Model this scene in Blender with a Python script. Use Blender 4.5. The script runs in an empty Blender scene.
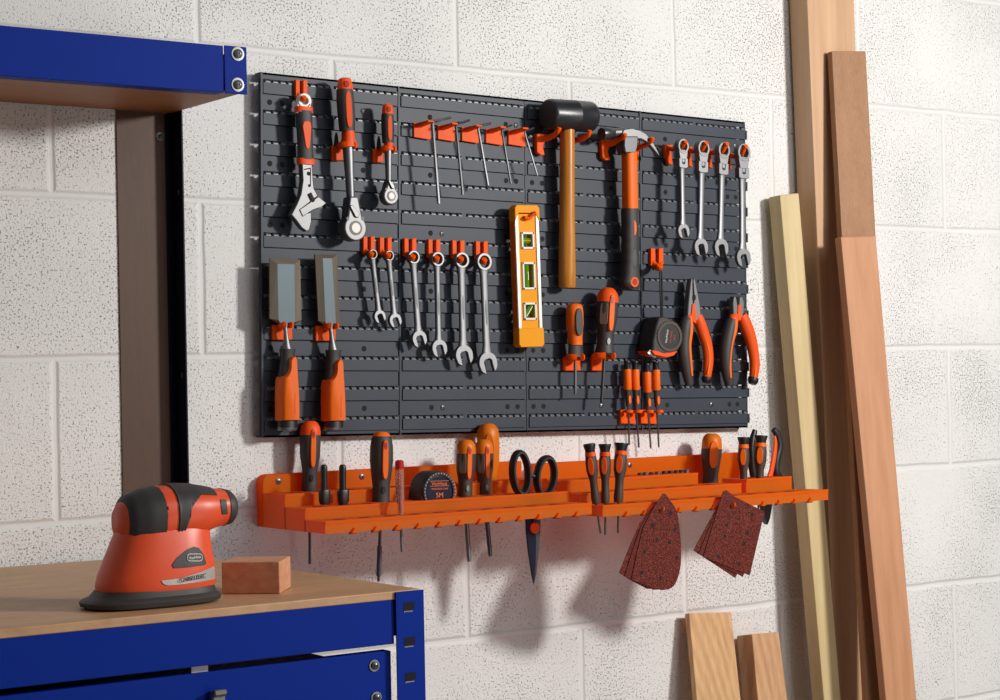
import bpy, bmesh, math, random
from mathutils import Vector, Matrix
random.seed(7)
SC = bpy.context.scene
COL = SC.collection
PI = math.pi

# ------------------------------------------------------------------ camera (fitted to the block courses of the wall)
FPX = 1908.13
YAW, PIT, ROL = 0.6147405, 0.0125282, -0.02048053
CAM = Vector((-1.23491791, -2.49136342, 1.6 - 0.48357598))
fw = Vector((math.sin(YAW)*math.cos(PIT), math.cos(YAW)*math.cos(PIT), math.sin(PIT)))
r0 = Vector((math.cos(YAW), -math.sin(YAW), 0)); u0 = r0.cross(fw)
rt = r0*math.cos(ROL) + u0*math.sin(ROL)
up = u0*math.cos(ROL) - r0*math.sin(ROL)
cd = bpy.data.cameras.new('camera'); cam = bpy.data.objects.new('camera', cd); COL.objects.link(cam)
cam.matrix_world = Matrix(((rt.x, up.x, -fw.x, CAM.x), (rt.y, up.y, -fw.y, CAM.y), (rt.z, up.z, -fw.z, CAM.z), (0, 0, 0, 1)))
cd.sensor_width = 36; cd.lens = FPX*36/1000; cd.clip_start = 0.05
SC.camera = cam
SC.view_settings.view_transform = 'Standard'
SC.view_settings.look = 'None'

def ray(px, py): return fw + rt*((px-500)/FPX) - up*((py-350)/FPX)
def U(px, py, d):                      # the point of the plane d metres in front of the wall
    v = ray(px, py); return CAM + v*((-d-CAM.y)/v.y)
def UZ(px, py, z):
    v = ray(px, py); return CAM + v*((z-CAM.z)/v.z)
def UX(px, py, x):
    v = ray(px, py); return CAM + v*((x-CAM.x)/v.x)

# ------------------------------------------------------------------ materials
def lin(c): c = c/255; return c/12.92 if c <= .04045 else ((c+.055)/1.055)**2.4
def rgb(r, g, b): return (lin(r), lin(g), lin(b), 1)
class NT:
    def __init__(s, name):
        s.m = bpy.data.materials.new(name); s.m.use_nodes = True
        s.n = s.m.node_tree.nodes; s.l = s.m.node_tree.links
        s.b = s.n['Principled BSDF']; s.out = s.n['Material Output']
    def new(s, t, **k):
        n = s.n.new(t)
        for a, v in k.items(): setattr(n, a, v)
        return n
    def link(s, a, b): s.l.new(a, b)
    def noise(s, scale, detail=2, vec=None, rough=.5):
        n = s.new('ShaderNodeTexNoise'); n.inputs['Scale'].default_value = scale; n.inputs['Detail'].default_value = detail
        n.inputs['Roughness'].default_value = rough
        if vec: s.link(vec, n.inputs['Vector'])
        return n.outputs['Fac']
    def ramp(s, fac, stops):
        n = s.new('ShaderNodeValToRGB'); s.link(fac, n.inputs['Fac']); e = n.color_ramp.elements
        while len(e) < len(stops): e.new(.5)
        for i, (p, c) in enumerate(stops):
            e[i].position = p; e[i].color = c if len(c) == 4 else (*c, 1)
        return n.outputs['Color']
    def math(s, op, a, b=None, c=None):
        n = s.new('ShaderNodeMath', operation=op)
        for i, v in enumerate((a, b, c)):
            if v is None: continue
            if isinstance(v, (int, float)): n.inputs[i].default_value = v
            else: s.link(v, n.inputs[i])
        return n.outputs[0]
    def pos(s): return s.new('ShaderNodeNewGeometry').outputs['Position']
    def objc(s): return s.new('ShaderNodeTexCoord').outputs['Object']
    def mapping(s, vec, scale=(1, 1, 1), loc=(0, 0, 0), rot=(0, 0, 0)):
        n = s.new('ShaderNodeMapping'); s.link(vec, n.inputs['Vector'])
        n.inputs['Scale'].default_value = scale; n.inputs['Location'].default_value = loc; n.inputs['Rotation'].default_value = rot
        return n.outputs['Vector']
    def bump(s, h, strength=.3, dist=.002):
        n = s.new('ShaderNodeBump'); n.inputs['Strength'].default_value = strength; n.inputs['Distance'].default_value = dist
        s.link(h, n.inputs['Height']); s.link(n.outputs['Normal'], s.b.inputs['Normal'])
    def mix(s, fac, a, b):
        n = s.new('ShaderNodeMix', data_type='RGBA')
        for i, v in ((0, fac), (6, a), (7, b)):
            if isinstance(v, (int, float)): n.inputs[i].default_value = v
            elif isinstance(v, tuple): n.inputs[i].default_value = v
            else: s.link(v, n.inputs[i])
        return n.outputs[2]
def simple(name, col, rough=.5, metal=0, var=.12, vs=40, spec=.5, bump=0, bs=600, coat=0, transl=0):
    t = NT(name); b = t.b
    b.inputs['Roughness'].default_value = rough; b.inputs['Metallic'].default_value = metal
    b.inputs['Specular IOR Level'].default_value = spec; b.inputs['Coat Weight'].default_value = coat
    p = t.pos()
    c2 = tuple(x*(1-var) for x in col[:3]) + (1,)
    t.link(t.mix(t.noise(vs, 3, p), c2, col), b.inputs['Base Color'])
    if bump: t.bump(t.noise(bs, 2, p), bump, .001)
    if transl:
        tr = t.new('ShaderNodeBsdfTranslucent'); tr.inputs['Color'].default_value = (1, .15, .11, 1)
        mx = t.new('ShaderNodeMixShader'); mx.inputs[0].default_value = transl
        t.link(b.outputs[0], mx.inputs[1]); t.link(tr.outputs[0], mx.inputs[2]); t.link(mx.outputs[0], t.out.inputs['Surface'])
    return t.m
def woodm(name, c1, c2, along='z', fine=90, long=4, rough=.55, ring=0, knots=False):
    t = NT(name); p = t.pos()
    sc = {'z': (fine, fine, long), 'x': (long, fine, fine)}[along]
    v = t.mapping(p, sc)
    n = t.noise(1, 4, v, .6)
    big = t.noise(1, 2, t.mapping(p, tuple(x*.18 for x in sc)), .5)
    f = t.math('ADD', t.math('MULTIPLY', n, .6), t.math('MULTIPLY', big, .4))
    if ring:
        w = t.new('ShaderNodeTexWave', wave_type='RINGS', rings_direction='Z' if along == 'z' else 'X')
        w.inputs['Scale'].default_value = 1; w.inputs['Distortion'].default_value = 3; w.inputs['Detail'].default_value = 2
        t.link(t.mapping(p, (ring, ring, ring*.12) if along == 'z' else (ring*.12, ring, ring), (-.8*ring, .2*ring, 0)), w.inputs['Vector'])
        f = t.math('ADD', t.math('MULTIPLY', f, .84), t.math('MULTIPLY', w.outputs['Fac'], .16))
    t.link(t.ramp(f, [(.3, c1), (.68, c2)]), t.b.inputs['Base Color'])
    t.b.inputs['Roughness'].default_value = rough
    t.bump(n, .15, .001)
    return t.m

ORANGE = rgb(248, 110, 14); REDOR = rgb(226, 62, 14)
M = {}
M['orange'] = simple('orange_plastic', ORANGE, .5, var=.06, spec=.3)
M['rack'] = simple('orange_rack_plastic', rgb(255, 150, 6), .45, var=.05, transl=.66, spec=.25)
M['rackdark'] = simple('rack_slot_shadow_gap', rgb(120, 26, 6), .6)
M['hook'] = simple('red_orange_hook_plastic', rgb(248, 92, 6), .45, var=.06, spec=.14)
M['redor'] = simple('red_orange_grip', rgb(244, 86, 14), .5, var=.06, spec=.3)
M['amber'] = simple('amber_plastic', rgb(222, 116, 12), .4, var=.08, spec=.3)
M['red'] = simple('red_inlay', rgb(190, 24, 12), .4)
M['grip'] = simple('charcoal_rubber', rgb(58, 55, 54), .55, var=.2, bump=.15)
M['gripw'] = simple('warm_brown_grey_rubber', rgb(74, 58, 48), .5, var=.2)
M['griplabel'] = simple('taupe_rubber_panel', rgb(112, 98, 86), .55)
M['black'] = simple('black_plastic', rgb(30, 30, 31), .4, var=.2)
M['gap'] = simple('deep_black_recess', rgb(8, 8, 9), .8)
M['mallet'] = simple('black_rubber', rgb(36, 37, 41), .33, var=.2, bump=.1, spec=.6)
M['malletface'] = simple('worn_black_rubber_face', rgb(40, 36, 33), .7, var=.2, bump=.2)
M['steel'] = simple('satin_steel', rgb(136, 137, 139), .46, metal=.9, var=.12, vs=90)
M['chrome'] = simple('polished_steel', rgb(122, 122, 123), .46, metal=.8, var=.08)
M['dsteel'] = simple('dark_steel', rgb(92, 92, 94), .35, metal=.75)
M['blade'] = simple('blue_grey_ground_steel', rgb(84, 96, 102), .5, metal=.6, var=.1)
M['bladebev'] = simple('dull_ground_bevel', rgb(112, 102, 88), .5, metal=.55)  # brownish reflection on the blade bevels, put into the base colour
M['navyblade'] = simple('blue_black_steel', rgb(40, 38, 60), .3, metal=.5)
M['screw'] = simple('zinc_screw', rgb(122, 124, 124), .35, metal=.8)
M['board'] = simple('slate_panel_plastic', rgb(60, 67, 78), .46, var=.25, vs=14, spec=.28)
M['tooth'] = simple('worn_panel_edge', rgb(120, 125, 132), .35, var=.3, vs=30)  # same plastic as the panel; glints on the teeth put into a lighter colour
M['blue'] = simple('blue_painted_steel', rgb(0, 42, 142), .55, var=.08, vs=20, spec=.1)
M['navy'] = simple('navy_painted_steel', rgb(6, 10, 34), .5, spec=.2)  # bench blue with the shade of rear posts and inner carcass put in
M['levely'] = simple('yellow_painted_aluminium', rgb(244, 160, 16), .5, var=.06, spec=.15)
M['levelw'] = simple('bare_aluminium_edge', rgb(225, 218, 205), .35, metal=.4)
M['white'] = simple('white_plastic', rgb(235, 232, 222), .4)
M['silverband'] = simple('silver_label', rgb(190, 188, 182), .35, metal=.3)
M['sandor'] = simple('coral_orange_plastic', rgb(236, 84, 40), .38, var=.05)
M['txtor'] = simple('orange_print', rgb(240, 120, 40), .5)
M['txtdk'] = simple('dark_print', rgb(40, 40, 44), .5)
M['txtred'] = simple('red_print', rgb(196, 70, 50), .45)
M['handlew'] = woodm('varnished_hammer_handle', rgb(176, 104, 30), rgb(214, 146, 58), fine=220, long=10, rough=.3)
M['pine'] = woodm('pale_pine', rgb(186, 138, 90), rgb(220, 178, 128), fine=170, long=4, ring=26)
M['pine2'] = woodm('warm_pine', rgb(184, 134, 92), rgb(214, 170, 126), fine=190, long=4, ring=20)
M['treated'] = woodm('greenish_treated_softwood', rgb(192, 168, 118), rgb(220, 200, 152), fine=50, long=3)
M['stud'] = woodm('light_planed_redwood', rgb(182, 138, 102), rgb(214, 174, 136), fine=55, long=2.5)
M['mdf'] = woodm('brown_board', rgb(150, 108, 76), rgb(172, 128, 92), fine=300, long=120)
M['pinkboard'] = woodm('pinkish_hardwood_board', rgb(178, 124, 88), rgb(204, 150, 112), fine=60, long=3)
M['bench'] = woodm('chipboard_top', rgb(178, 134, 94), rgb(204, 162, 120), along='x', fine=150, long=60, rough=.5)
M['blockw'] = woodm('reddish_softwood', rgb(190, 124, 88), rgb(220, 162, 124), along='x', fine=110, long=6)
M['shelfw'] = woodm('brown_shelf_board', rgb(140, 88, 48), rgb(160, 104, 60), along='x', fine=120, long=20)
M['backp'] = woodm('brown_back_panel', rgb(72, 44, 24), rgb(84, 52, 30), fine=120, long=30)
def mk_clear(name, col, rough=.05, alpha=.6):
    t = NT(name); t.b.inputs['Base Color'].default_value = col; t.b.inputs['Roughness'].default_value = rough
    t.b.inputs['Transmission Weight'].default_value = alpha; t.b.inputs['IOR'].default_value = 1.12
    return t.m
M['vial'] = mk_clear('green_vial_fluid', rgb(120, 200, 40), .05, .55)
M['clear'] = mk_clear('clear_plastic', rgb(240, 232, 228), .05, .88)
def mk_sand():
    t = NT('red_brown_abrasive'); p = t.pos()
    f = t.noise(900, 3, p, .7)
    t.link(t.ramp(f, [(.38, rgb(50, 18, 15)), (.54, rgb(104, 42, 35)), (.68, rgb(172, 100, 88))]), t.b.inputs['Base Color'])
    t.b.inputs['Roughness'].default_value = .8; t.b.inputs['Specular IOR Level'].default_value = .12; t.bump(f, .4, .0006)
    return t.m
M['sand'] = mk_sand()
def mk_wall():
    t = NT('white_painted_blockwork'); p = t.pos()
    sx = t.new('ShaderNodeSeparateXYZ'); t.link(p, sx.inputs[0])
    wob = t.noise(9, 2, p)
    wx = t.math('ADD', sx.outputs['X'], t.math('MULTIPLY', wob, .006)); wz = t.math('ADD', sx.outputs['Z'], t.math('MULTIPLY', wob, .006))
    cb = t.new('ShaderNodeCombineXYZ')
    t.link(t.math('ADD', wx, .225-.003), cb.inputs[0]); t.link(t.math('SUBTRACT', wz, 1.6+.003), cb.inputs[1])
    br = t.new('ShaderNodeTexBrick'); t.link(cb.outputs[0], br.inputs['Vector'])
    br.offset = .5; br.offset_frequency = 2
    for k, v in (('Scale', 1), ('Mortar Size', .0075), ('Mortar Smooth', .8), ('Bias', 0), ('Brick Width', .45), ('Row Height', .225)):
        br.inputs[k].default_value = v
    mort = br.outputs['Fac']
    blk = t.math('SUBTRACT', 1, mort)
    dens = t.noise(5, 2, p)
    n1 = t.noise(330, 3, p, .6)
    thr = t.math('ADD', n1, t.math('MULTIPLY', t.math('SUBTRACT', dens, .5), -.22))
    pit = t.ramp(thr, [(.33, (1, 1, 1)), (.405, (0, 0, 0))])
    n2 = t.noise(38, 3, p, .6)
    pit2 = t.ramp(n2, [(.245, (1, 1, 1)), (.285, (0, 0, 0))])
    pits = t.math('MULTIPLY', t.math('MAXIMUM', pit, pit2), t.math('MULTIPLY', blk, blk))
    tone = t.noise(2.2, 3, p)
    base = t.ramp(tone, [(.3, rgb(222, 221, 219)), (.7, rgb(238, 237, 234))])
    c = t.mix(t.math('MULTIPLY', pits, .62), base, rgb(92, 88, 84))  # shade inside the pits is painted into the base colour
    t.link(c, t.b.inputs['Base Color']); t.b.inputs['Roughness'].default_value = .6
    rough = t.noise(420, 2, p)
    h = t.math('SUBTRACT', t.math('MULTIPLY', blk, .7), t.math('MULTIPLY', pits, .8))
    h = t.math('ADD', h, t.math('MULTIPLY', t.math('MULTIPLY', rough, blk), .35))
    h = t.math('ADD', h, t.math('MULTIPLY', n2, .25))
    t.bump(h, .75, .0035)
    return t.m
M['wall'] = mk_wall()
def mk_floor():
    t = NT('grey_concrete'); p = t.pos()
    t.link(t.ramp(t.noise(6, 5, p, .6), [(.3, rgb(118, 114, 108)), (.7, rgb(150, 146, 140))]), t.b.inputs['Base Color'])
    t.b.inputs['Roughness'].default_value = .7; t.bump(t.noise(120, 3, p), .2)
    return t.m
M['floor'] = mk_floor()

# ------------------------------------------------------------------ mesh building
class MB:
    def __init__(s): s.v = []; s.f = []; s.mi = []
    def add(s, vs, fs, mi=0):
        o = len(s.v); s.v += [Vector(v) for v in vs]
        for f in fs: s.f.append(tuple(i+o for i in f)); s.mi.append(mi)
    def box(s, lo, hi, mi=0):
        x0, y0, z0 = lo; x1, y1, z1 = hi
        s.add([(x0,y0,z0),(x1,y0,z0),(x1,y1,z0),(x0,y1,z0),(x0,y0,z1),(x1,y0,z1),(x1,y1,z1),(x0,y1,z1)],
              [(0,3,2,1),(4,5,6,7),(0,1,5,4),(1,2,6,5),(2,3,7,6),(3,0,4,7)], mi); return s
    def hexa(s, p8, mi=0):   # 4 front points then 4 back points
        s.add(p8, [(0,1,2,3),(7,6,5,4),(0,4,5,1),(1,5,6,2),(2,6,7,3),(3,7,4,0)], mi); return s
    def prism(s, front, back, mi=0):
        n = len(front)
        s.add(list(front)+list(back), [tuple(range(n)), tuple(range(2*n-1, n-1, -1))] + [(i, i+n, (i+1) % n+n, (i+1) % n) for i in range(n)], mi); return s
    def tube(s, pts, rad, n=12, mi=0, closed=False, ell=None, ref=Vector((0, -1, 0))):
        pts = [Vector(p) for p in pts]; k = len(pts)
        if not hasattr(rad, '__len__'): rad = [rad]*k
        vs = []
        for i, p in enumerate(pts):
            a = pts[(i-1) % k] if (closed or i > 0) else p; b = pts[(i+1) % k] if (closed or i < k-1) else p
            t = (b-a).normalized(); side = t.cross(ref)
            if side.length < 1e-4: side = t.cross(Vector((1, 0, .3)))
            side.normalize(); nn = side.cross(t).normalized()
            ea, eb = ell if ell else (1, 1)
            for j in range(n):
                q = 2*PI*j/n; vs.append(p + side*(math.cos(q)*rad[i]*ea) + nn*(math.sin(q)*rad[i]*eb))
        fs = []
        for i in range(k if closed else k-1):
            for j in range(n):
                a, b = i*n+j, i*n+(j+1) % n; c = ((i+1) % k)*n; fs.append((a, c+j, c+(j+1) % n, b))
        if not closed: fs += [tuple(range(n)), tuple(range(k*n-1, (k-1)*n-1, -1))]
        s.add(vs, fs, mi); return s
    def rings(s, rings, mi=0, cap=True):
        n = len(rings[0]); vs = [v for r in rings for v in r]; fs = []
        for i in range(len(rings)-1):
            for j in range(n):
                fs.append((i*n+j, (i+1)*n+j, (i+1)*n+(j+1) % n, i*n+(j+1) % n))
        if cap: fs += [tuple(range(n)), tuple(range(len(vs)-1, len(vs)-n-1, -1))]
        s.add(vs, fs, mi); return s
def off_of(p):
    o = Vector((0, 0, 0))
    while p is not None: o += p.location; p = p.parent
    return o
def obj(name, mb, mats, parent=None, bev=0, smooth=True, seg=2, ang=35):
    me = bpy.data.meshes.new(name); o = bpy.data.objects.new(name, me); COL.objects.link(o)
    off = off_of(parent) if parent else Vector((0, 0, 0))
    if parent: o.parent = parent
    me.from_pydata([v-off for v in mb.v], [], mb.f)
    if not isinstance(mats, (list, tuple)): mats = [mats]
    for m in mats: me.materials.append(M[m])
    me.polygons.foreach_set('material_index', mb.mi)
    bm = bmesh.new(); bm.from_mesh(me); bmesh.ops.recalc_face_normals(bm, faces=bm.faces); bm.to_mesh(me); bm.free()
    if smooth:
        me.polygons.foreach_set('use_smooth', [True]*len(me.polygons)); me.set_sharp_from_angle(angle=math.radians(ang))
    if bev:
        b = o.modifiers.new('edge', 'BEVEL'); b.width = bev; b.segments = seg; b.limit_method = 'ANGLE'; b.angle_limit = math.radians(40)
    return o
def thing(name, label, cat, loc=(0, 0, 0), group=None):
    o = bpy.data.objects.new(name, None); COL.objects.link(o); o.location = loc; o.empty_display_size = .03
    o['label'] = label; o['category'] = cat
    if group: o['group'] = group
    return o
def tag(o, label, cat, group=None):
    o['label'] = label; o['category'] = cat
    if group: o['group'] = group
    return o
def struct(name, mb, mat):
    o = obj(name, mb, mat, smooth=False); o['kind'] = 'structure'; return o

class F:                               # frame of a hanging tool: t along it, s across, h out of the wall
    def __init__(s, p0, p1, d, d1=None):
        s.p0, s.p1, s.d = p0, p1, d
        s.O = U(*p0, d); e = U(*p1, d if d1 is None else d1); s.t = e-s.O; s.L = s.t.length; s.t.normalize()
        n = Vector((0, -1, 0)); s.n = (n - s.t*n.dot(s.t)).normalized(); s.b = s.n.cross(s.t)
        mx, my = (p0[0]+p1[0])/2, (p0[1]+p1[1])/2
        s.m = (U(mx+.5, my, d)-U(mx-.5, my, d)).length; s.mr = s.m*.85   # mr: a round section is not foreshortened
    def P(s, a, t, h): return s.O + s.b*a + s.t*t + s.n*h
    def rot(s, deg):
        a = math.radians(deg); g = F.__new__(F); g.__dict__.update(s.__dict__)
        g.n = s.n*math.cos(a)+s.b*math.sin(a); g.b = s.b*math.cos(a)-s.n*math.sin(a); return g
    def ty(s, y): return (y-s.p0[1])/(s.p1[1]-s.p0[1])*s.L
    def loft(s, mb, secs, n=20, e=2.0, mi=0, a0=0, a1=2*PI):   # sections (t, s, rs, h, rh)
        R = []
        for (t, a, rs, h, rh) in secs:
            q = []
            for j in range(n):
                th = 2*PI*j/n; c, sn = math.cos(th), math.sin(th)
                q.append(s.P(a+rs*math.copysign(abs(c)**(2/e), c), t, h+rh*math.copysign(abs(sn)**(2/e), sn)))
            R.append(q)
        mb.rings(R, mi); return mb
    def poly(s, mb, pts, h0, h1, mi=0): mb.prism([s.P(a, t, h1) for a, t in pts], [s.P(a, t, h0) for a, t in pts], mi); return mb
    def oval(s, mb, a, t, rs, rt_, h0, h1, n=24, mi=0, e=2.0):
        pts = []
        for j in range(n):
            q = 2*PI*j/n; c, sn = math.cos(q), math.sin(q)
            pts.append((a+rs*math.copysign(abs(c)**(2/e), c), t+rt_*math.copysign(abs(sn)**(2/e), sn)))
        return s.poly(mb, pts, h0, h1, mi)
    def annulus(s, mb, a, t, ro, ri, h0, h1, n=28, asp=1.0, mi=0):
        vs = []
        for (r, h) in ((ro, h1), (ri, h1), (ri, h0), (ro, h0)):
            for j in range(n):
                q = 2*PI*j/n; vs.append(s.P(a+r*math.cos(q), t+r*asp*math.sin(q), h))
        fs = []
        for k in range(4):
            for j in range(n):
                fs.append((k*n+j, k*n+(j+1) % n, ((k+1) % 4)*n+(j+1) % n, ((k+1) % 4)*n+j))
        mb.add(vs, fs, mi); return mb
def pxprism(pts, d0, d1, mi=0, mb=None):   # outline traced on the plane d1, extruded back to d0
    mb = mb or MB(); fr = [U(x, y, d1) for x, y in pts]; bk = [v+Vector((0, d1-d0, 0)) for v in fr]
    return mb.prism(fr, bk, mi)
def pxtube(pts, d, rpx, n=14, mi=0, mb=None, ell=None):
    mb = mb or MB(); P = []
    for q in pts: P.append(U(q[0], q[1], q[2] if len(q) > 2 else d))
    mpp = (U(pts[0][0]+1, pts[0][1], d)-U(pts[0][0], pts[0][1], d)).length*.87
    r = [x*mpp for x in rpx] if hasattr(rpx, '__len__') else rpx*mpp
    return mb.tube(P, r, n, mi, ell=ell)
def smooth_path(pts, k=4):
    out = []; n = len(pts)
    for i in range(n-1):
        p0, p1, p2, p3 = pts[max(i-1, 0)], pts[i], pts[i+1], pts[min(i+2, n-1)]
        for j in range(k):
            t = j/k
            out.append(tuple(.5*((2*b)+(-a+c)*t+(2*a-5*b+4*c-d)*t*t+(-a+3*b-3*c+d)*t**3) for a, b, c, d in zip(p0, p1, p2, p3)))
    out.append(tuple(pts[-1])); return out
def rounded(x0, y0, x1, y1, r, n=5):
    out = []
    for cx, cy, a in ((x1-r, y0+r, -90), (x1-r, y1-r, 0), (x0+r, y1-r, 90), (x0+r, y0+r, 180)):
        for i in range(n+1):
            q = math.radians(a+90*i/n); out.append((cx+r*math.cos(q), cy+r*math.sin(q)))
    return out
def text(parent, s, size, origin, right, upv, mat, ext=.0002, sx=1.0, shear=0, name='lettering'):
    c = bpy.data.curves.new(name, 'FONT'); c.body = s; c.size = size; c.extrude = ext; c.align_x = 'CENTER'; c.align_y = 'CENTER'; c.shear = shear
    c.materials.append(M[mat]); o = bpy.data.objects.new(name, c); COL.objects.link(o)
    r = right.normalized(); u = (upv-r*upv.dot(r)).normalized(); n = r.cross(u); L = origin-off_of(parent)
    bpy.context.view_layer.update()
    me = bpy.data.meshes.new_from_object(o.evaluated_get(bpy.context.evaluated_depsgraph_get())); bpy.data.objects.remove(o); bpy.data.curves.remove(c)
    o = bpy.data.objects.new(name, me); COL.objects.link(o); o.parent = parent
    o.matrix_local = Matrix(((r.x*sx, u.x, n.x, L.x), (r.y*sx, u.y, n.y, L.y), (r.z*sx, u.z, n.z, L.z), (0, 0, 0, 1)))
    return o

# ------------------------------------------------------------------ setting
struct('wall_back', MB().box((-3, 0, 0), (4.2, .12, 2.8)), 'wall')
struct('floor', MB().box((-3, -4.5, -.08), (4.2, 0, 0)), 'floor')

# ------------------------------------------------------------------ the slotted panels
PD = .020
BO = Vector((.0907, -PD, 1.6-.0353)); BA = .0175
bx = Vector((math.cos(BA), 0, -math.sin(BA))); bz = Vector((-math.sin(BA), 0, -math.cos(BA))); by = Vector((0, -1, 0))
BW, BH = .9535, .534
def BP(u, v, h): return BO + bx*u + bz*v + by*h
def bbox(mb, u0, u1, v0, v1, h0, h1, mi=0):
    mb.hexa([BP(u0, v0, h1), BP(u0, v1, h1), BP(u1, v1, h1), BP(u1, v0, h1), BP(u0, v0, h0), BP(u0, v1, h0), BP(u1, v1, h0), BP(u1, v0, h0)], mi)
def disc(mb, c, r, n, nrm, rx, mi):
    ry = nrm.cross(rx); mb.add([c + rx*(r*math.cos(2*PI*i/n)) + ry*(r*math.sin(2*PI*i/n)) for i in range(n)], [tuple(range(n))], mi)
HOLES = {0: [.0156, .0364, .175, .296, .4402, .4598], 1: [.4914, .5113, .6531, .7711, .9116, .9302]}
SCREWS = {0: [(.1752, 1), (.4602, 1), (.317, 5), (.317, 11)], 1: [(.9302, 1), (.63, 11), (.87, 11)]}
def panel(k, label):
    root = thing('slotted_tool_panel', label, 'tool panel', BP(k*BW/2, BH, 0), 'slotted wall panels')
    U0, U1 = k*BW/2 + (.0006 if k else 0), (k+1)*BW/2 - (0 if k else .0006)
    W = U1-U0; mb = MB()
    cols = [U0, U0+W*.5]
    for i in range(12):
        v = .0115+.045*i
        for c in range(2):
            a, b = U0+W*.5*c, U0+W*.5*(c+1)
            bbox(mb, a, b, (v-.0335+.0095 if i else 0), v-.0022, -.003, 0)            # flat band above the slot
            if i: bbox(mb, a, b, v-.0245-.0006, v-.0235, -.003, -.0012)               # groove under the slat above
            bbox(mb, a+.004, b-.004, v+.003, v+.0193, -.003, .0032)                   # slat
            bbox(mb, a, a+.004, v-.0022, v+.0205, -.003, .0012); bbox(mb, b-.004, b, v-.0022, v+.0205, -.003, .0012)
            m = (a+b)/2
            bbox(mb, m-.004, m+.004, v-.0022, v+.0032, -.003, .0022)
            for (g0, g1) in ((a+.004, m-.004), (m+.004, b-.004)):
                q = g0+.004
                while q+.0075 < g1+.003:
                    u1 = min(q+.0076, g1)
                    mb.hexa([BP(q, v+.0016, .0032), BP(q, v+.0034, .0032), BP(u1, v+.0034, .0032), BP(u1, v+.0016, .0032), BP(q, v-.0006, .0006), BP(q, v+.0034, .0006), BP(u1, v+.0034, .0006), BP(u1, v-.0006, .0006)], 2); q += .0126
        if i % 2 == 1:                                                           # fixing holes, alternate bands
            for u in HOLES[k]: disc(mb, BP(u, v-.0135, .0003), .0042, 18, by, bx, 1)
    bbox(mb, U0, U1, .5262-.0004, BH, -.003, .0004)
    bbox(mb, U0, U1, 0, .003, -.016, 0); bbox(mb, U0, U1, BH-.003, BH, -.016, .0004)
    if k == 0: bbox(mb, 0, .0035, 0, BH, -.006, .0022)
    bbox(mb, U0+W*.5-.0012, U0+W*.5+.0012, 0, BH, -.003, .0022)
    if k == 1:
        bbox(mb, U1-.003, U1, 0, BH, -.012, .0006)
        for i in range(12): bbox(mb, U1, U1+.0028, .0115+.045*i+.0035, .0115+.045*i+.019, -.004, .0025)
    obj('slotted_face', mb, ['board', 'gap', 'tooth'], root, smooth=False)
    for (u, i) in SCREWS[k]:
        sm = MB(); c = BP(u, .0115+.045*i-.0135, 0)
        R = []
        for (r, h) in ((.0042, 0), (.0042, .0008), (.003, .0016), (.001, .0018)):
            R.append([c + bx*(r*math.cos(2*PI*j/14)) + bz*(r*math.sin(2*PI*j/14)) + by*h for j in range(14)])
        sm.rings(R); 
        for dx, dz in ((.0022, .0005), (.0005, .0022)):
            sm.hexa([c+bx*a+bz*b+by*.0020 for a, b in ((-dx, -dz), (-dx, dz), (dx, dz), (dx, -dz))] + [c+bx*a+bz*b+by*.001 for a, b in ((-dx, -dz), (-dx, dz), (dx, dz), (dx, -dz))], 1)
        obj('screw', sm, ['screw', 'gap'], root)
panel(0, 'dark grey slotted wall panel behind the chisels, ratchets and spirit level')
panel(1, 'dark grey slotted wall panel behind the hammers, pliers and hanging tape measure')
FD = PD + .0033                        # face of the slats

# ------------------------------------------------------------------ hooks
def hook_root(label, x, y, name='tool_hook', group='orange hooks clipped into the panels'):
    return thing(name, label, 'hook', U(x, y, FD), group)
def fork_hook(label, x0, x1, y0, y1, d=.045):      # two prongs clipped at the top of a slot, joined in an upturned peg
    r = hook_root(label, x0, y1); w = x1-x0
    m = MB()
    pxprism([(x0, y0), (x0+w*.36, y0+.6), (x0+w*.36, y1-5), (x0, y1-6)], FD-.001, FD+.006, 0, m)
    pxprism([(x1-w*.36, y0+.5), (x1, y0), (x1, y1-7), (x1-w*.36, y1-6)], FD-.001, FD+.006, 0, m)
    obj('clip', m, 'hook', r, .0008)
    m = MB(); cx = (x0+x1)/2
    pxtube(smooth_path([(cx-w*.35, y1-9, FD+.003), (cx-w*.1, y1-5, FD+.010), (cx+w*.12, y1-3.5, d), (cx+w*.2, y1-6.5, d+.006)]), FD, [w*.22]*9+[w*.25]*3+[w*.2], 10, 0, m)
    pxtube([(cx+w*.35, y1-9, FD+.003), (cx+w*.2, y1-5, FD+.010)], FD, w*.15, 10, 0, m)
    obj('peg', m, 'hook', r)
    return r
def bracket_hook(label, poly, arm, rpx=1.9, d=.05):    # curved bracket on the panel with one arm reaching out
    r = hook_root(label, *poly[0])
    obj('bracket', pxprism(poly, FD-.0005, FD+.007), 'hook', r, .0012)
    obj('arm', pxtube(smooth_path(arm), FD, rpx, 10), 'hook', r)
    return r
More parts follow.
